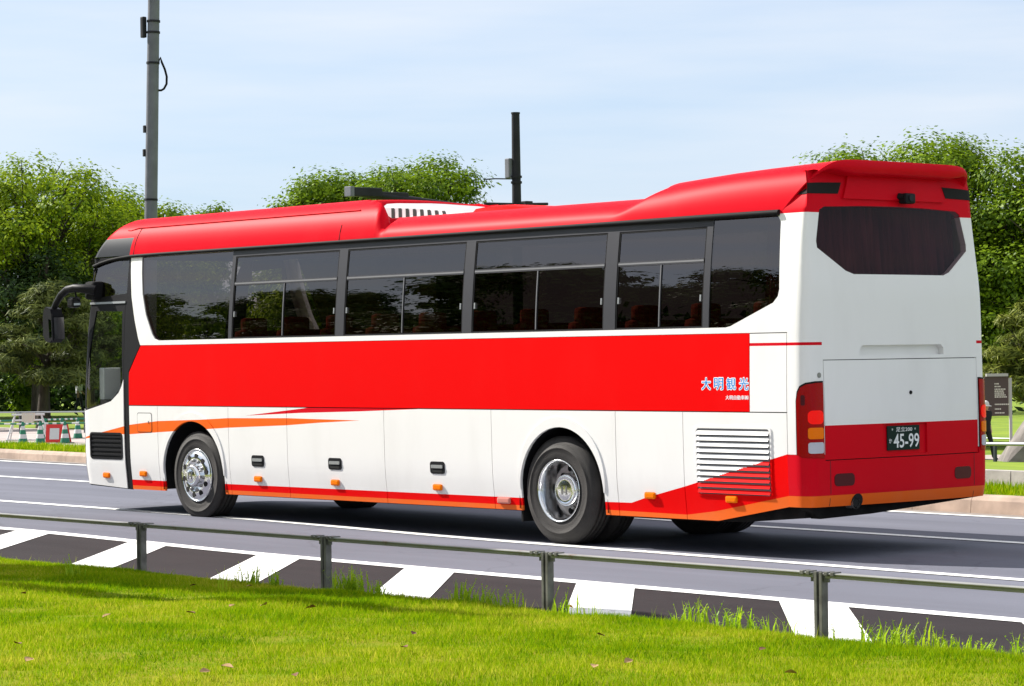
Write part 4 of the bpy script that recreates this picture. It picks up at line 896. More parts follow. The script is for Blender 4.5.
q = MB(); p_ = Vector((sx, sy, 0)) - d_*.13; q.box(p_.x-.06, p_.y-.05, 4.98, p_.x+.06, p_.y+.05, 5.33, M['polegrey'], .015); q.build('control_box', sp)
q = MB(); q.tube([(sx, sy-.1, 4.96), (sx, sy-.5, 4.95), (sx, sy-.75, 4.93)], .012, M['seal'], 6); q.build('cable', sp)

# posts added out of view only to cast the shadows across the lawn
q = MB(); q.tube([(-2.5, -7.62, .1), (-2.5, -7.62, 6.3)], [.92, .86], M['polegrey'], 20); q.tube([(-2.5, -7.62, 6.28), (-2.5, -7.62, 6.4)], .92, M['polegrey'], 20); q.box(-3.3, -8.4, .12, -1.7, -6.85, .30, M['kerb2'], .02); tag(q.build('shadow_caster_pillar', origin=(-2.5, -7.62, .2)), 'added stout round grey pillar, out of view, casting the broad shadow on the grass', 'pillar')
q = MB(); q.tube([(-1.0, -8.6, .1), (-1.0, -8.6, 6.2)], [.18, .15], M['polegrey'], 14); q.box(-1.2, -8.8, .15, -.8, -8.4, .28, M['polegrey'], .01); tag(q.build('shadow_caster_pole', origin=(-1.0, -8.6, .2)), 'added thin bare pole, out of view, casting the narrow shadow on the grass', 'pole')

# ------------------------------------------------------------------ trees
M['bark'] = mat('dark_bark', (0.055, 0.045, 0.035), 0.95, var=0.35, scale=6, bump=0.6, bscale=20, stretch=(3, 3, .6))
LEAF = leaf_mat('broad_leaf', (0.32, 0.42, 0.010), (0.06, 0.135, 0.005), .38, 1.5)
LEAF2 = leaf_mat('mid_green_leaf', (0.23, 0.34, 0.010), (0.038, 0.092, 0.005), .36, 1.5)
PINE = leaf_mat('pine_needle', (0.16, 0.185, 0.04), (0.03, 0.05, 0.018), .18, 1.6)
PINEY = leaf_mat('yellow_pine_needle', (0.20, 0.22, 0.03), (0.06, 0.09, 0.02), .2, 1.6)
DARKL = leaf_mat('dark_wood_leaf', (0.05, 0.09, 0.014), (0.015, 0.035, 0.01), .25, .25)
def cards(cent, size, flat=0.35, g=nrg, needle=False, out=None):
    """one leaf-sized quad per centre, facing up and out of its clump"""
    n = len(cent); nr = g.normal(size=(n, 3)); nr[:, 2] = np.abs(nr[:, 2]) + flat
    if out is not None: nr = nr*.42 + out + np.array([0, 0, .35])
    nr /= np.linalg.norm(nr, axis=1)[:, None]
    t = np.cross(nr, g.normal(size=(n, 3))); t /= np.linalg.norm(t, axis=1)[:, None]; w = np.cross(nr, t)
    s = size * g.uniform(.6, 1.35, (n, 1)); a = t*s; b = w*s*(.16 if needle else .62)
    co = np.stack([cent-a, cent+b*.9-a*.1, cent+a, cent-b*.9-a*.1], 1).reshape(-1, 3); return co
def crown_mesh(name, lobes, n, size, mats, parent, base, g, needle=False, hollow=.55, clump=.30, per=34):
    cs = []; outs = []; vol = np.array([l[3]*l[4]*l[5] for l in lobes])**.67; vol /= vol.sum()
    for l, f in zip(lobes, vol):
        k = max(3, int(n*f/per)); d = g.normal(size=(k, 3)); d /= np.linalg.norm(d, axis=1)[:, None]; r = g.uniform(hollow, 1.04, (k, 1))**.8
        c = np.array(l[:3]) + d*r*np.array(l[3:6])
        sc = clump*g.uniform(.6, 1.4, (k, 1)); pts = c[:, None, :] + np.clip(g.normal(size=(k, per, 3)), -1.7, 1.7)*sc[:, :, None]*np.array([1, 1, .62]); cs.append(pts.reshape(-1, 3))
        o_ = (pts - np.array(l[:3]))/np.array(l[3:6]); o_ /= np.linalg.norm(o_, axis=2)[:, :, None]+1e-6; outs.append(o_.reshape(-1, 3))
    cent = np.concatenate(cs); co = cards(cent, size, g=g, needle=needle, out=np.concatenate(outs)); nq = len(cent)
    return np_mesh(name, co + np.array(base), 4, np.arange(nq*4), mats, None, parent, base)
def tree(name, label, cat, base, h, lobes, n, size, mats, tr=.22, group=None, lean=(0, 0), g=None, needle=False, per=34, clump=.30, hollow=.55):
    g = g or np.random.default_rng(int(abs(base[0]*131+base[1]*17)) + 3)
    t = thing(name, base, label, cat, group); B = Vector(base)
    q = MB(); top = B + Vector((lean[0], lean[1], h*.72)); mid = B + Vector((lean[0]*.35+g.normal()*.12, lean[1]*.35, h*.33))
    q.tube([B-Vector((0, 0, .3)), B+Vector((0, 0, .15)), mid, top], [tr*1.5, tr*1.1, tr*.8, tr*.3], M['bark'], 10)
    for l in lobes:
        c = B + Vector(l[:3]); st = mid.lerp(top, max(0, min(.85, (l[2]/h-.40)*1.5))); k = st.lerp(c, .5) + Vector((g.normal()*.15, g.normal()*.15, -.15*h*.3))
        q.tube([st, k, c, c+Vector((l[3]*.4*g.normal(), l[4]*.4*g.normal(), l[5]*.5))], [tr*.42, tr*.3, tr*.16, .02], M['bark'], 6)
        for e in range(3):
            e_ = c + Vector((g.normal()*l[3]*.6, g.normal()*l[4]*.6, g.normal()*l[5]*.5)); q.tube([k, (k+e_)/2+Vector((0, 0, .1)), e_], [tr*.18, tr*.1, .012], M['bark'], 5)
    q.build('trunk', t)
    crown_mesh('crown', lobes, int(n*3.0), size, mats, t, base, g, needle, hollow, clump, per); return t
def lobes_round(g, W_, H0, H1, k=11, f=1.0):
    """many flat uneven foliage pads between heights H0 and H1, W_ wide; a looser shell and a fuller heart"""
    out = []; k = int(k*2.6)
    for i in range(k):
        u = (i+.5)/k; z = H0+(H1-H0)*(.04+.90*u); rr = W_/2*math.sqrt(max(.10, 1-((u-.36)/.70)**2))
        a = i*2.4+g.uniform(-.5, .5); r = rr*g.uniform(.45, .92); s = W_*g.uniform(.10, .17)
        out.append((r*math.cos(a), r*math.sin(a), z+g.normal()*.12, s, s*g.uniform(.8, 1.2), s*g.uniform(.42, .62)))
    for i in range(5):
        u = (i+.7)/5.6; out.append((g.normal()*W_*.05, g.normal()*W_*.05, H0+(H1-H0)*u*.92, W_*.27*(1-.45*u*u), W_*.27*(1-.45*u*u), (H1-H0)*.17))
    return out
def T(name, label, x, y, h, w, n, h0=.3, size=.075, mats=(LEAF,), tr=.22, group='broadleaf trees in the park', seed=1, k=13, lean=(0, 0)):
    g = np.random.default_rng(seed); return tree(name, label, 'tree', (x, y, tz(x, y)), h, lobes_round(g, w, h*h0, h, k), n, size, list(mats), tr, group, lean, g)
T('broadleaf_tree', 'largest bright green spreading tree at the left, over the clipped pine', -64.0, 32.5, 9.2, 8.8, 24000, .22, seed=11, tr=.26, k=17)
T('broadleaf_tree', 'bright green tree whose crown ends at the grey lamp post', -66.3, 37.5, 8.4, 7.0, 17000, .25, seed=5, k=14)
T('broadleaf_tree', 'taller green tree cut by the left edge, behind the spreading tree', -70.5, 31.0, 9.6, 7.0, 13000, .25, mats=(LEAF2,), seed=8)
T('broadleaf_tree', 'small far treetop showing just right of the lamp post above the coach roof', -89.1, 57.0, 9.9, 3.2, 5000, .3, seed=21, size=.10, mats=(LEAF2,))
T('broadleaf_tree', 'low left hand crown of the two trees over the coach roof middle', -54.8, 38.5, 8.45, 5.4, 18000, .3, seed=31, mats=(LEAF2, ))
T('broadleaf_tree', 'higher broad crown of the two trees over the coach roof middle', -53.0, 40.9, 8.75, 7.0, 24000, .3, seed=33, mats=(LEAF2,))
T('broadleaf_tree', 'big dense round tree rising behind the tail of the coach', -36.9, 48.6, 9.6, 10.8, 52000, .18, seed=44, mats=(LEAF2,), tr=.3, k=19)
T('broadleaf_tree', 'tree with bare slanting limbs behind the sign board at right edge', -31.6, 50.2, 9.3, 9.8, 36000, .2, seed=52, mats=(LEAF2,), tr=.26, k=17)
T('broadleaf_tree', 'tree cut off by the right edge, lower than the round one', -28.3, 53.0, 9.3, 9.0, 24000, .2, seed=58, mats=(LEAF2,), tr=.26, k=14)
def pine(label, x, y, h, w, n, seed, mats, lean=(.5, .2), tr=.17):
    g = np.random.default_rng(seed); lobes = []
    for i in range(13):
        u = (i+.6)/13; z = h*(.36+.60*u); r = w*.5*(1-.72*u)*g.uniform(.5, .95); a = i*2.399+g.uniform(-.3, .3); s = w*g.uniform(.13, .21)*(1.2-.5*u)
        lobes.append((lean[0]*u+r*math.cos(a), lean[1]*u+r*math.sin(a), z, s, s, s*.20))
    lobes.append((lean[0], lean[1], h*.97, w*.14, w*.14, w*.09))
    return tree('pine_tree', label, 'pine tree', (x, y, tz(x, y)), h, lobes, n, .13, [mats], tr, 'clipped garden pines', lean, g, needle=True, per=36, clump=.13, hollow=.1)
pine('wide layered dark pine with a leaning trunk left of the door mirror', -52.6, 25.8, 4.25, 4.6, 16000, 3, PINE)
pine('narrow pine in the gap between the mirror and the coach door', -56.5, 30.0, 3.6, 3.2, 9000, 9, PINE, (-.3, .3))
pine('dark pine half cut off by the left edge', -53.5, 22.2, 3.9, 3.4, 9000, 14, PINE, (-.2, .1))
pine('yellow green pine overhanging the brown sign board', -28.0, 43.5, 4.0, 4.4, 13000, 17, PINEY, (.3, -.4))
# round clipped shrub under the pines and the far wood
g = np.random.default_rng(77); t = thing('shrub', (-68.7, 34.8, tz(-68.7, 34.8)), 'round yellow green clipped shrub between dark trunks', 'shrub')
crown_mesh('foliage', [(0, 0, .75, .65, .65, .75)], 2600, .10, [LEAF2], t, t['_o'], g, hollow=.7, clump=.12)
q = MB(); q.tube([(-68.7, 34.8, tz(-68.7, 34.8)-.1), (-68.7, 34.8, tz(-68.7, 34.8)+.8)], [.06, .03], M['bark'], 6); q.build('stem', t)
cs = []
for k in range(900):
    u = nrg.uniform(0, 1); a = Vector((-150, 40, 0)).lerp(Vector((-30, 135, 0)), u); dd = nrg.normal()*5
    hgt = 5.2+1.6*math.sin(u*23)+1.2*math.sin(u*51+1); z = tz(a.x, a.y)+hgt*nrg.uniform(0, 1)**.8
    cs.append(np.array([a.x-.6*dd, a.y+.75*dd, z]) + nrg.normal(size=(30, 3))*np.array([1.1, 1.1, .55]))
cs2 = []
for k in range(900):
    u = nrg.uniform(0, 1); x_, y_ = -88+18*u+nrg.normal()*1.5, 29+24*u+nrg.normal()*1.5
    cs2.append(np.array([x_, y_, tz(x_, y_)+nrg.uniform(0, 1)*(2.0+.8*math.sin(u*17))]) + np.clip(nrg.normal(size=(30, 3)), -1.8, 1.8)*np.array([.8, .8, .4]))
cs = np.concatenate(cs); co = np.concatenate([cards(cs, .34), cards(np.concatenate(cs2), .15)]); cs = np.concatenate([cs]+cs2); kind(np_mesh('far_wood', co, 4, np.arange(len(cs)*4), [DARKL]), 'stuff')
# slim trunks standing in the shade at the left
for i, (x, y, h, lab) in enumerate(((-66, 30.0, 6.5, 'dark thick trunk standing alone in the shade left of the clipped shrub'), (-61.5, 31.2, 6.0, 'pale slanting trunk in the shade behind the green cones'), (-70, 40.0, 7.0, 'thin dark trunk far back near the coach door'))):
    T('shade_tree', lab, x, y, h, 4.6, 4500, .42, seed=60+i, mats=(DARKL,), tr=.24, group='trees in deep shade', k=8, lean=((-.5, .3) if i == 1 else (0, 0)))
# trees across the road behind the camera, mirrored in the coach windows
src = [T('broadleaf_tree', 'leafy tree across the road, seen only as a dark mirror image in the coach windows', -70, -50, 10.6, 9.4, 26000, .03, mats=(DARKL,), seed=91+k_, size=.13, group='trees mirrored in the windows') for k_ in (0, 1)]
for i, (x, y, s) in enumerate(((-70, -50, 1.35), (-60, -48, 1.2), (-52, -45, 1.45), (-44, -50, 1.3), (-36, -46, 1.2), (-28, -50, 1.4), (-20, -46, 1.3), (-12, -52, 1.5), (-80, -56, 1.5), (-90, -50, 1.4), (-64, -64, 1.5), (-45, -64, 1.5), (-26, -63, 1.5))):
    s0 = src[i % 2]; r_ = s0 if i < 2 else s0.copy()
    if i >= 2: COL.objects.link(r_); r_.location = (x, y, .3); r_.scale = (s, s, s); r_.rotation_euler = (0, 0, i*1.1); r_.name = 'broadleaf_tree'
    r_['label'] = 'leafy tree across the road, seen only as a dark mirror image in the coach windows'; r_['group'] = 'trees mirrored in the windows'
    for ch in (s0.children if i >= 2 else ()):
        c_ = ch.copy(); COL.objects.link(c_); c_.parent = r_

# ------------------------------------------------------------------ things on the far side
M['cone_g'] = mat('cone_green', (0.02, 0.17, 0.10), 0.55); M['cone_w'] = mat('cone_white', (0.58, 0.58, 0.58), 0.5); M['cone_b'] = mat('cone_base', (0.03, 0.05, 0.045), 0.8)
def cone_thing(x, y, lab, s=.9):
    z = tz(x, y); t = thing('traffic_cone', (x, y, z), lab, 'traffic cone', 'green striped cones round the work site')
    q = MB(); q.box(x-.19*s, y-.19*s, z, x+.19*s, y+.19*s, z+.04*s, M['cone_b'], .01); q.build('cone_foot', t)
    q = MB(); rr = lambda u: (.14*(1-u)+.03*u)*s; zz = lambda u: (.04+.60*u)*s
    for a, b_, m_ in ((0, .22, 'cone_g'), (.22, .42, 'cone_w'), (.42, .62, 'cone_g'), (.62, .80, 'cone_w'), (.80, 1, 'cone_g')): q.lathe([(rr(a), zz(a)), (rr(b_), zz(b_))], (x, y, z), M[m_], 14, axis='z')
    q.add([(x+rr(1)*math.cos(k*math.pi/4), y+rr(1)*math.sin(k*math.pi/4), z+zz(1)) for k in range(8)], [tuple(range(8))], M['cone_g']); q.build('cone_body', t); return t
CN = [(-39.6, 16.4, 'green striped cone at the left frame edge'), (-39.0, 17.1, 'green striped cone second from the left edge'), (-38.75, 17.45, 'green striped cone in front of the trestle'), (-41.6, 19.3, 'green striped cone behind the trestle, left of the red board'), (-38.4, 17.95, 'green striped cone right of the red board, near the coach front'), (-41.6, 20.3, 'far green striped cone right of the red board'), (-41.9, 17.5, 'far green striped cone inside the trestle legs'), (-41.5, 19.75, 'far green striped cone just above the red board')]
for x, y, lab in CN: cone_thing(x, y, lab)
bar = MB(); pts = [(-39.6, 16.4), (-39.0, 17.1), (-38.75, 17.45), (-38.4, 17.95), (-37.8, 18.8)]
def bars(name, pts, lab, zt):
    q = MB()
    for (xa, ya), (xb, yb) in zip(pts, pts[1:]):
        a = Vector((xa, ya, tz(xa, ya)+zt)); b_ = Vector((xb, yb, tz(xb, yb)+zt)); n = 6
        for k in range(n): q.tube([a.lerp(b_, k/n), a.lerp(b_, (k+1)/n)], .022, M['cone_w' if k % 2 else 'cone_g'], 6)
    tag(q.build(name), lab, 'barrier bar')
bars('cone_bar', pts, 'green and white striped bar laid across the front row of cones', .52)
bars('cone_bar', [(-43.5, 16.2), (-41.9, 17.5), (-41.6, 19.3), (-41.5, 19.75), (-41.6, 20.3), (-41.0, 21.6)], 'striped bar on the back row of cones behind the trestle', .54)
# red A-board
x, y = -39.25, 18.2; z = tz(x, y); M['ared'] = mat('board_red', (0.60, 0.03, 0.025), 0.5); t = thing('folding_board', (x, y, z), 'red folding A board with a white notice, between the green cones', 'board')
dR = Vector((.657, .754, 0)); dF = Vector((-.754, .657, 0))
def pan(lo, hi, w): return [x_ for x_ in (lo-dR*w, lo+dR*w, hi+dR*w, hi-dR*w)]
c = Vector((x, y, z)); f0 = pan(c-dF*.16, c+Vector((0, 0, .48)), .24); f1 = [p+dF*.03 for p in f0]
q = MB(); q.add(f0+f1, [(0, 1, 2, 3), (7, 6, 5, 4), (0, 4, 5, 1), (1, 5, 6, 2), (2, 6, 7, 3), (3, 7, 4, 0)], M['ared']); q.build('front_board', t)
f0 = pan(c+dF*.22+dR*.12, c+Vector((0, 0, .48))+dF*.035+dR*.06, .24); f1 = [p+dF*.03 for p in f0]
q = MB(); q.add(f0+f1, [(0, 1, 2, 3), (7, 6, 5, 4), (0, 4, 5, 1), (1, 5, 6, 2), (2, 6, 7, 3), (3, 7, 4, 0)], M['ared']); q.build('rear_board', t)
q = MB(); lo = c-dF*.13+Vector((0, 0, .10)); hi = c-dF*.045+Vector((0, 0, .38)); q.add(pan(lo-dR*.02, hi-dR*.02, .12), [(0, 1, 2, 3)], M['cone_w']); q.build('notice', t)
# white trestle with a sheet over it
x, y = -40.25, 18.0; z = tz(x, y); c = Vector((x, y, z)); t = thing('trestle', (x, y, z), 'white folding trestle barrier with a pale cloth hung over its top bar', 'trestle')
for s_ in (-.42, .42):
    q = MB()
    for f_ in (-.22, .22): q.tube([c+dR*(s_*1.25)+dF*f_, c+dR*s_*.8+Vector((0, 0, .72))], .022, M['cone_w'], 6)
    q.tube([c+dR*(s_*1.1)-dF*.14+Vector((0, 0, .25)), c+dR*(s_*1.1)+dF*.14+Vector((0, 0, .25))], .015, M['cone_w'], 6); q.build('leg', t)
q = MB(); q.tube([c-dR*.42+Vector((0, 0, .72)), c+dR*.42+Vector((0, 0, .72))], .025, M['cone_w'], 8); q.tube([c-dR*.55-dF*.2+Vector((0, 0, .08)), c+dR*.55-dF*.2+Vector((0, 0, .08))], .018, M['cone_w'], 8); q.build('top_bar', t)
M['cloth'] = mat('pale_cloth', (0.62, 0.58, 0.50), 0.9)
q = MB(); vs = [(c+dR*(-.16+.34*k/8)+dF*(-.03-.02*math.sin(k*2))+Vector((0, 0, .76-.36*j*(1-.055*k)))) for j in (0, 1) for k in range(9)]; q.add(vs, [(k, k+1, 10+k, 9+k) for k in range(8)], M['cloth'], True); o = q.build('cloth', None, origin=tuple(c)); tag(o, 'pale cloth hung over the top bar of the white trestle', 'cloth')
# park rails
M['prail'] = mat('park_rail_metal', (0.33, 0.35, 0.38), 0.45, 0.5); M['ppost'] = mat('park_rail_post', (0.035, 0.04, 0.05), 0.6, 0.2)
def park_rail(lab, a, b_, n, h, r=.022):
    A, B_ = Vector((*a, tz(*a))), Vector((*b_, tz(*b_))); t = thing('park_rail', tuple((A+B_)/2), lab, 'railing', 'low railings along the park lawns')
    pts = [A.lerp(B_, k/n) for k in range(n+1)]; pts = [Vector((p.x, p.y, tz(p.x, p.y))) for p in pts]
    q = MB(); q.tube([p+Vector((0, 0, h)) for p in pts], r, M['prail'], 8); q.build('rail', t)
    for p in pts[:100]:
        q = MB(); q.box(p.x-.035, p.y-.035, p.z-.1, p.x+.035, p.y+.035, p.z+h, M['ppost'], .006); q.build('post', t)
park_rail('low grey park railing with dark posts on the lawn behind the trestle', (-60, 12.5), (-44.5, 24.5), 10, .62)
park_rail('low grey park railing right of the coach tail, nearest the road', (-6.5, 9.2), (6.5, 8.3), 7, .20+.16)
park_rail('second low park railing passing in front of the sloping boulder', (-24.5, 33.6), (-12.0, 32.6), 8, .42)
park_rail('farthest low park railing behind the walking person', (-30.0, 41.0), (-17.0, 40.2), 8, .45)
# brown sign board
x, y = -24.3, 37.1; z = tz(x, y); M['sbrown'] = mat('sign_brown', (0.075, 0.05, 0.048), 0.6); M['spale'] = mat('sign_lettering', (0.6, 0.55, 0.5), 0.7); M['sgrey'] = mat('sign_post_grey', (0.40, 0.38, 0.38), 0.6)
t = thing('sign_board', (x, y, z), 'brown park information board with pale lettering and a grey post', 'sign'); c = Vector((x, y, z))
def slab(mb, c0, w, h, dth, m): 
    vs = [c0+dR*a+dF*b_+Vector((0, 0, e)) for e in (0, h) for a, b_ in ((-w/2, -dth/2), (w/2, -dth/2), (w/2, dth/2), (-w/2, dth/2))]
    mb.add(vs, [(0, 3, 2, 1), (4, 5, 6, 7), (0, 1, 5, 4), (1, 2, 6, 5), (2, 3, 7, 6), (3, 0, 4, 7)], m)
q = MB(); slab(q, c+Vector((0, 0, 1.12)), .62, 1.02, .06, M['sbrown']); q.build('board_panel', t)
q = MB(); slab(q, c+dR*.02+Vector((0, 0, 2.14)), .56, .07, .14, M['sgrey']); q.build('board_cap', t)
for a in (-.36, .36): 
    q = MB(); slab(q, c+dR*a, .07, 2.1, .08, M['sgrey']); q.build('post', t)
q = MB(); rr_ = np.random.default_rng(3)
for zz_, w_ in ((1.95, .10), (1.88, .16), (1.81, .26), (1.76, .22), (1.71, .24), (1.66, .26), (1.61, .28), (1.42, .34), (1.30, .14), (1.20, .22)):
    x_ = -.05
    while x_ < -.05+w_:
        k = rr_.uniform(.018, .045); slab(q, c+dR*(x_+k/2)-dF*.033+Vector((0, 0, zz_-.018)), k, .034, .004, M['spale']); x_ += k+.012
q.build('board_lettering', t)
# sloping grey boulder at the right edge
M['stone'] = mat('grey_boulder', (0.17, 0.15, 0.14), 0.9, var=0.3, scale=2.2, bump=0.6, bscale=9)
bm = bmesh.new(); bmesh.ops.create_icosphere(bm, subdivisions=4, radius=1.0); sx_, sy_ = -21.0, 34.9; sz_ = tz(sx_, sy_)
from mathutils import noise as mnoise
for v in bm.verts:
    p = v.co.copy(); a = p.dot(dR); f_ = p.dot(dF); z_ = p.z
    a = max(-1, min(1, a*1.35)); f_ = max(-1, min(1, f_*1.35)); z_ = max(-.2, min(.93, z_*1.3))
    k = 1-.52*max(0, z_); n_ = mnoise.noise(p*2.1)*.10
    v.co = dR*(a*1.15*k+.18*z_) + dF*(f_*.8*k) + Vector((0, 0, z_*1.32)) + p*n_
me = bpy.data.meshes.new('boulder'); bm.to_mesh(me); bm.free(); me.materials.append(M['stone']); o = bpy.data.objects.new('boulder', me); COL.objects.link(o); o.location = (sx_, sy_, sz_); tag(o, 'grey sloping sided boulder on the lawn at the right edge', 'boulder')
# people
M['skin'] = mat('skin', (0.45, 0.28, 0.20), 0.6); M['black_cloth'] = mat('black_clothes', (0.012, 0.012, 0.014), 0.9); M['white_cloth'] = mat('white_shirt', (0.66, 0.68, 0.72), 0.9); M['hair'] = mat('dark_hair', (0.015, 0.012, 0.01), 0.7); M['hat'] = mat('pale_hat', (0.6, 0.58, 0.56), 0.9); M['navy'] = mat('dark_trousers', (0.03, 0.035, 0.05), 0.9)
def person(x, y, h, head, label, top_m, leg_m, hat, stride=.22):
    z = tz(x, y); t = thing('person', (x, y, z), label, 'person'); F = Vector(head).normalized(); S = Vector((-F.y, F.x, 0)); s = h/1.70
    def p(a, b_, c_): return (F*a+S*b_+Vector((0, 0, c_)))*s
    J = dict(pel=p(0, 0, .93), wai=p(.0, 0, 1.08), che=p(.02, 0, 1.30), neck=p(.03, 0, 1.45), chin=p(.05, 0, 1.50), head=p(.05, 0, 1.60), crown=p(.045, 0, 1.68),
             shl=p(.02, .19, 1.38), ell=p(-.10, .23, 1.12), hal=p(-.02, .22, .88), fil=p(.02, .22, .78), shr=p(.02, -.19, 1.38), elr=p(.06, -.24, 1.12), har=p(.22, -.21, .95), fir=p(.28, -.20, .87),
             hpl=p(0, .10, .88), knl=p(stride*.6, .10, .50), anl=p(stride*.9, .10, .09), tol=p(stride*.9+.19, .11, .035), hpr=p(0, -.10, .88), knr=p(-stride*.25, -.10, .50), anr=p(-stride*1.15, -.10, .13), tor=p(-stride*1.15+.16, -.11, .035))
    rad = dict(pel=.155, wai=.135, che=.155, neck=.055, chin=.075, head=.098, crown=.06, shl=.075, ell=.047, hal=.032, fil=.028, shr=.075, elr=.047, har=.032, fir=.028, hpl=.095, knl=.066, anl=.043, tol=.035, hpr=.095, knr=.066, anr=.043, tor=.035)
    E_ = [('pel', 'wai'), ('wai', 'che'), ('che', 'neck'), ('neck', 'chin'), ('chin', 'head'), ('head', 'crown'), ('che', 'shl'), ('shl', 'ell'), ('ell', 'hal'), ('hal', 'fil'), ('che', 'shr'), ('shr', 'elr'), ('elr', 'har'), ('har', 'fir'), ('pel', 'hpl'), ('hpl', 'knl'), ('knl', 'anl'), ('anl', 'tol'), ('pel', 'hpr'), ('hpr', 'knr'), ('knr', 'anr'), ('anr', 'tor')]
    ks = list(J); me = bpy.data.meshes.new('body_line'); me.from_pydata([J[k] for k in ks], [(ks.index(a), ks.index(b_)) for a, b_ in E_], [])
    o = bpy.data.objects.new('body_line', me); COL.objects.link(o); md = o.modifiers.new('s', 'SKIN'); sub = o.modifiers.new('u', 'SUBSURF'); sub.levels = 2
    for k, sv in zip(ks, me.skin_vertices[0].data): sv.radius = (rad[k]*s, rad[k]*s); sv.use_root = (k == 'pel')
    dg = bpy.context.evaluated_depsgraph_get(); ev = o.evaluated_get(dg).to_mesh(); q = MB()
    vs = [tuple(v.co+Vector((x, y, z))) for v in ev.vertices]; fs = [tuple(f.vertices) for f in ev.polygons]
    for f in fs:
        c_ = sum((Vector(vs[i]) for i in f), Vector())/len(f) - Vector((x, y, z)); hh = c_.z/s; lat = abs(c_.dot(S))/s
        m_ = M['skin'] if hh > 1.44 or (lat > .16 and .74 < hh < 1.10 and not (hh > 1.02)) else (top_m if hh > .93 else (leg_m if hh > .10 else M['black_cloth']))
        q.f.append(f); q.m.append(q.mi(m_)); q.sm.append(True)
    q.v = vs; o.evaluated_get(dg).to_mesh_clear(); bpy.data.objects.remove(o); q.build('body', t)
    q = MB(); hc = Vector((x, y, z))+J['head']+F*(-.018*s)+Vector((0, 0, .028*s)); hr = .112*s
    prof_ = [(hr*math.cos(a), hr*1.02*math.sin(a)) for a in [math.radians(d) for d in (-28, -10, 10, 30, 50, 70, 89)]]
    q.lathe(prof_, tuple(hc), M['hat'] if hat else M['hair'], 16, axis='z')
    if hat: q.lathe([(hr, -.02*s), (hr*1.65, -.05*s), (hr*1.6, -.06*s), (hr, -.035*s)], tuple(hc), M['hat'], 16, axis='z')
    q.build('hat' if hat else 'hair', t); return t
person(-23.26, 35.33, 1.46, (.45, -.1, 0), 'person in black clothes and a pale hat walking past the sign board', M['black_cloth'], M['black_cloth'], True, .26)
person(-67.4, 36.3, 1.55, (.7, .7, 0), 'person in a white shirt far off under the pines by the coach door', M['white_cloth'], M['navy'], False, .15)

# ------------------------------------------------------------------ grass, weeds, fallen leaves
BLADE = leaf_mat('grass_blade', (0.29, 0.375, 0.002), (0.055, 0.165, 0.0015), .42, 1.1, .004)
_r = [n for n in BLADE.node_tree.nodes if n.type == 'VALTORGB'][0].color_ramp
_r.elements[0].position = .38; _r.elements[1].position = .88; _e = _r.elements.new(.62); _e.color = (.19, .32, .004, 1); _e = _r.elements.new(.985); _e.color = (.46, .46, .04, 1)
WEEDM = leaf_mat('weed_blade', (0.42, 0.55, 0.02), (0.22, 0.40, 0.012), .5, 6)
def blades(name, x, y, z, h, w, mats, lean=.45, g=nrg):
    n = len(x); a = g.uniform(0, 2*math.pi, n); t = np.stack([np.cos(a), np.sin(a), np.zeros(n)], 1); b_ = g.uniform(0, 2*math.pi, n); l = lean*h*g.uniform(.1, 1.2, n)
    base = np.stack([x, y, z-.006], 1); tip = base + np.stack([np.cos(b_)*l, np.sin(b_)*l, h], 1)
    co = np.stack([base-t*w[:, None], base+t*w[:, None], tip], 1).reshape(-1, 3); return np_mesh(name, co, 3, np.arange(n*3), mats)
def lawn_zv(x, y):
    d = -5.42-y; z = np.interp(d, [0, .12, .35, 1.2, 3.5, 9, 40, 1500], [.115, .15, .175, .2, .265, .33, .4, .4])
    return z + (.012*np.sin(x*2.1+y*1.3)+.008*np.sin(x*4.3-y*3.7+1)+.006*np.sin(x*9.1+y*6.1))*np.minimum(1, d*2.5)
N_ = 520000
gx = nrg.uniform(-1.5, 13.5, N_); gd = nrg.uniform(0.0, 1, N_)**1.2*6.4; gy = -5.44-gd
keep = (gy > -5.44-(gx+2.6)*.62)
gx, gy = gx[keep], gy[keep]
patch = .5+.5*np.sin(gx*1.7+2*np.sin(gy*1.9))*np.sin(gy*2.3+1.5*np.sin(gx*1.1))
hh = nrg.uniform(.018, .042, len(gx))*(.75+.6*patch); tall = nrg.uniform(0, 1, len(gx)) < .012; hh[tall] *= nrg.uniform(1.5, 2.6, tall.sum())
kind(blades('lawn_grass', gx, gy, lawn_zv(gx, gy), hh, nrg.uniform(.0022, .0042, len(gx)), [BLADE], .7), 'stuff')
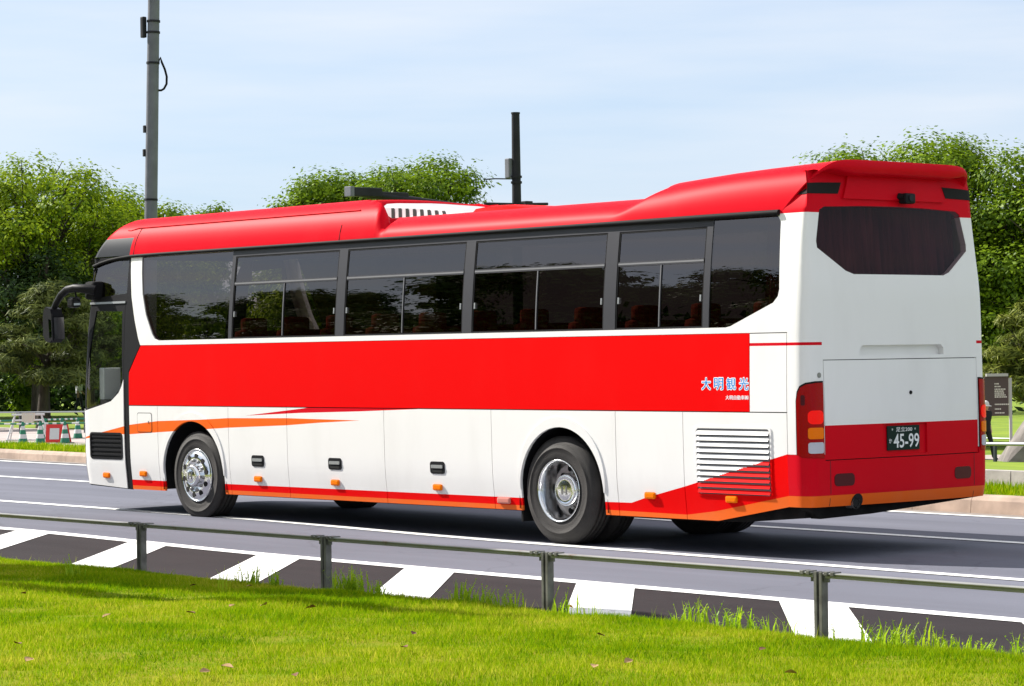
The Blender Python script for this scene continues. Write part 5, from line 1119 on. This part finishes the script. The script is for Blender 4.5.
# grass on the strip behind the far kerb and the lawn behind it
n = 46000; fx = nrg.uniform(-32, 9, n); fq = nrg.uniform(6.36, 7.5, n); fy = fq-.0725*fx
fz = np.array([tz(a, c) for a, c in zip(fx, fy)]); kind(blades('verge_grass', fx, fy, fz, nrg.uniform(.04, .13, n), nrg.uniform(.006, .012, n), [BLADE], .5), 'stuff')
def weed(x, y, n, h, sp, label=None, mats=WEEDM, thin=1.0):
    z = float(lawn_zv(np.array([x]), np.array([y]))[0]); q = MB()
    for k in range(int(n*2.1)):
        bx, by = x+rnd.gauss(0, sp), y+rnd.gauss(0, sp*.5); a = rnd.uniform(0, 6.28); L_ = 1.35*h*rnd.uniform(.45, 1.1); bend = L_*rnd.uniform(.1, .55); w = rnd.uniform(.004, .009)*thin
        d1 = Vector((math.cos(a), math.sin(a), 0)); s1 = Vector((-d1.y, d1.x, 0)); B = Vector((bx, by, z-.02))
        m1 = B+d1*bend*.25+Vector((0, 0, L_*.55)); tp = B+d1*bend+Vector((0, 0, L_*rnd.uniform(.85, 1)))
        q.add([B-s1*w, B+s1*w, m1+s1*w*.8, m1-s1*w*.8, tp], [(0, 1, 2, 3), (3, 2, 4)], mats)
        if thin >= 1 and rnd.random() < .75:                # narrow side leaves
            for u in (.3, .42, .54, .66, .78, .9):
                c = B.lerp(tp, u)+d1*(-bend*.25*math.sin(u*3.14)); e = Vector((rnd.gauss(0, 1), rnd.gauss(0, 1), rnd.uniform(.2, 1.2))).normalized()*rnd.uniform(.018, .036)*(1.2-.6*u); f = e.cross(Vector((0, 0, 1))).normalized()*.005
                q.add([c, c+e*.5+f, c+e, c+e*.5-f], [(0, 1, 2, 3)], mats)
    return tag(q.build('weed', origin=(x, y, z)), label or 'tuft of bright green weeds sprouting at the lawn edge by the guard rail', 'weed', 'weeds along the lawn edge')
WE = [(1.75, -6.5, 10, .13, .05, 'small pale weed tuft in the shaded grass left of the first post'), (2.75, -5.62, 16, .15, .07, 'narrow weed tuft midway between the two leftmost posts'), (3.02, -5.56, 10, .13, .04, None), (3.25, -6.2, 9, .17, .05, 'thin pale stalks standing alone in the shaded lawn'), (3.84, -5.5, 34, .17, .075, 'bushy bright weed clump just right of the second post'), (4.1, -5.5, 14, .12, .06, None),
      (5.06, -5.5, 18, .15, .07, 'leafy weeds left of the middle guard rail post on dark paving'), (5.3, -5.5, 16, .14, .07, None), (5.55, -5.5, 10, .12, .05, None), (6.06, -5.5, 7, .17, .05, None), (6.34, -5.52, 16, .12, .09, 'dark thin grass tuft against a white painted stripe'),
      (7.27, -5.48, 18, .15, .08, None), (7.62, -5.48, 16, .15, .08, None), (7.85, -5.48, 9, .11, .05, None), (8.1, -5.48, 8, .14, .05, 'thin weeds against the white stripe left of the rightmost post'), (8.86, -5.47, 40, .14, .17, 'long bank of weeds right of the rightmost post'), (9.28, -5.47, 16, .11, .08, None), (9.55, -5.48, 12, .10, .07, None), (9.86, -5.52, 16, .13, .07, None)]
for x, y, n, h, sp, lab in WE: weed(x, y, n, h, sp, lab, thin=.5 if lab and 'thin' in lab else 1.0)
DL = [mat('dead_leaf_brown', (0.15, 0.065, 0.03), 0.8, var=.3, scale=30), mat('dead_leaf_tan', (0.36, 0.22, 0.10), 0.8, var=.2, scale=30), mat('dead_leaf_orange', (0.62, 0.16, 0.03), 0.7)]
def leaf(x, y, s, m, label, group='fallen leaves on the lawn'):
    z = float(lawn_zv(np.array([x]), np.array([y]))[0])+.038; a = rnd.uniform(0, 6.28); u = Vector((math.cos(a), math.sin(a), rnd.uniform(-.2, .3))); v = Vector((-math.sin(a), math.cos(a), rnd.uniform(0, .5)))
    q = MB(); c = Vector((x, y, z)); vs = []
    for i, (k, w) in enumerate(((-1, .0), (-.5, .45), (0, .62), (.5, .42), (1.05, .0))): vs += [c+u*s*k-v*s*w+Vector((0, 0, s*.35*w)), c+u*s*k+Vector((0, 0, -s*.05)), c+u*s*k+v*s*w+Vector((0, 0, s*.45*w))]
    q.add(vs, [(3*i+j, 3*i+j+1, 3*i+j+4, 3*i+j+3) for i in range(4) for j in (0, 1)], m, True); tag(q.build('fallen_leaf', origin=(x, y, z)), label, 'leaf', group)
LV = [((106, 622), 1), ((18, 652), 0), ((30, 669), 1), ((191, 621), 0), ((193, 590), 0), ((250, 591), 1), ((413, 638), 0), ((403, 655), 0), ((595, 677), 1), ((629, 668), 1), ((602, 642), 0), ((763, 656), 0), ((790, 680), 1), ((205, 679), 1), ((227, 674), 1), ((310, 614), 0), ((264, 612), 1), ((295, 682), 0), ((24, 600), 0), ((232, 612), 1)]
LVXY = [(5.1, -8.35), (6.34, -9.69), (7.1, -10.07), (5.33, -7.89), (3.14, -6.39), (3.44, -6.11), (7.04, -7.52), (7.8, -8.2), (9.24, -8.15), (9.02, -7.71), (7.86, -6.82), (8.98, -6.68), (9.92, -7.47), (8.08, -9.67), (7.98, -9.47), (5.33, -6.98), (5.03, -7.13), (8.48, -9.42), (3.28, -7.85), (4.91, -7.29)]
for (x, y), (_, k) in zip(LVXY, LV): leaf(x, y, rnd.uniform(.024, .040), DL[k], ('small dark brown fallen leaf on the bright lawn', 'small pale tan fallen leaf on the bright lawn')[k])
leaf(*(5.75, -5.15), .034, DL[2], 'single orange fallen leaf at the lawn edge beside the white stripe')
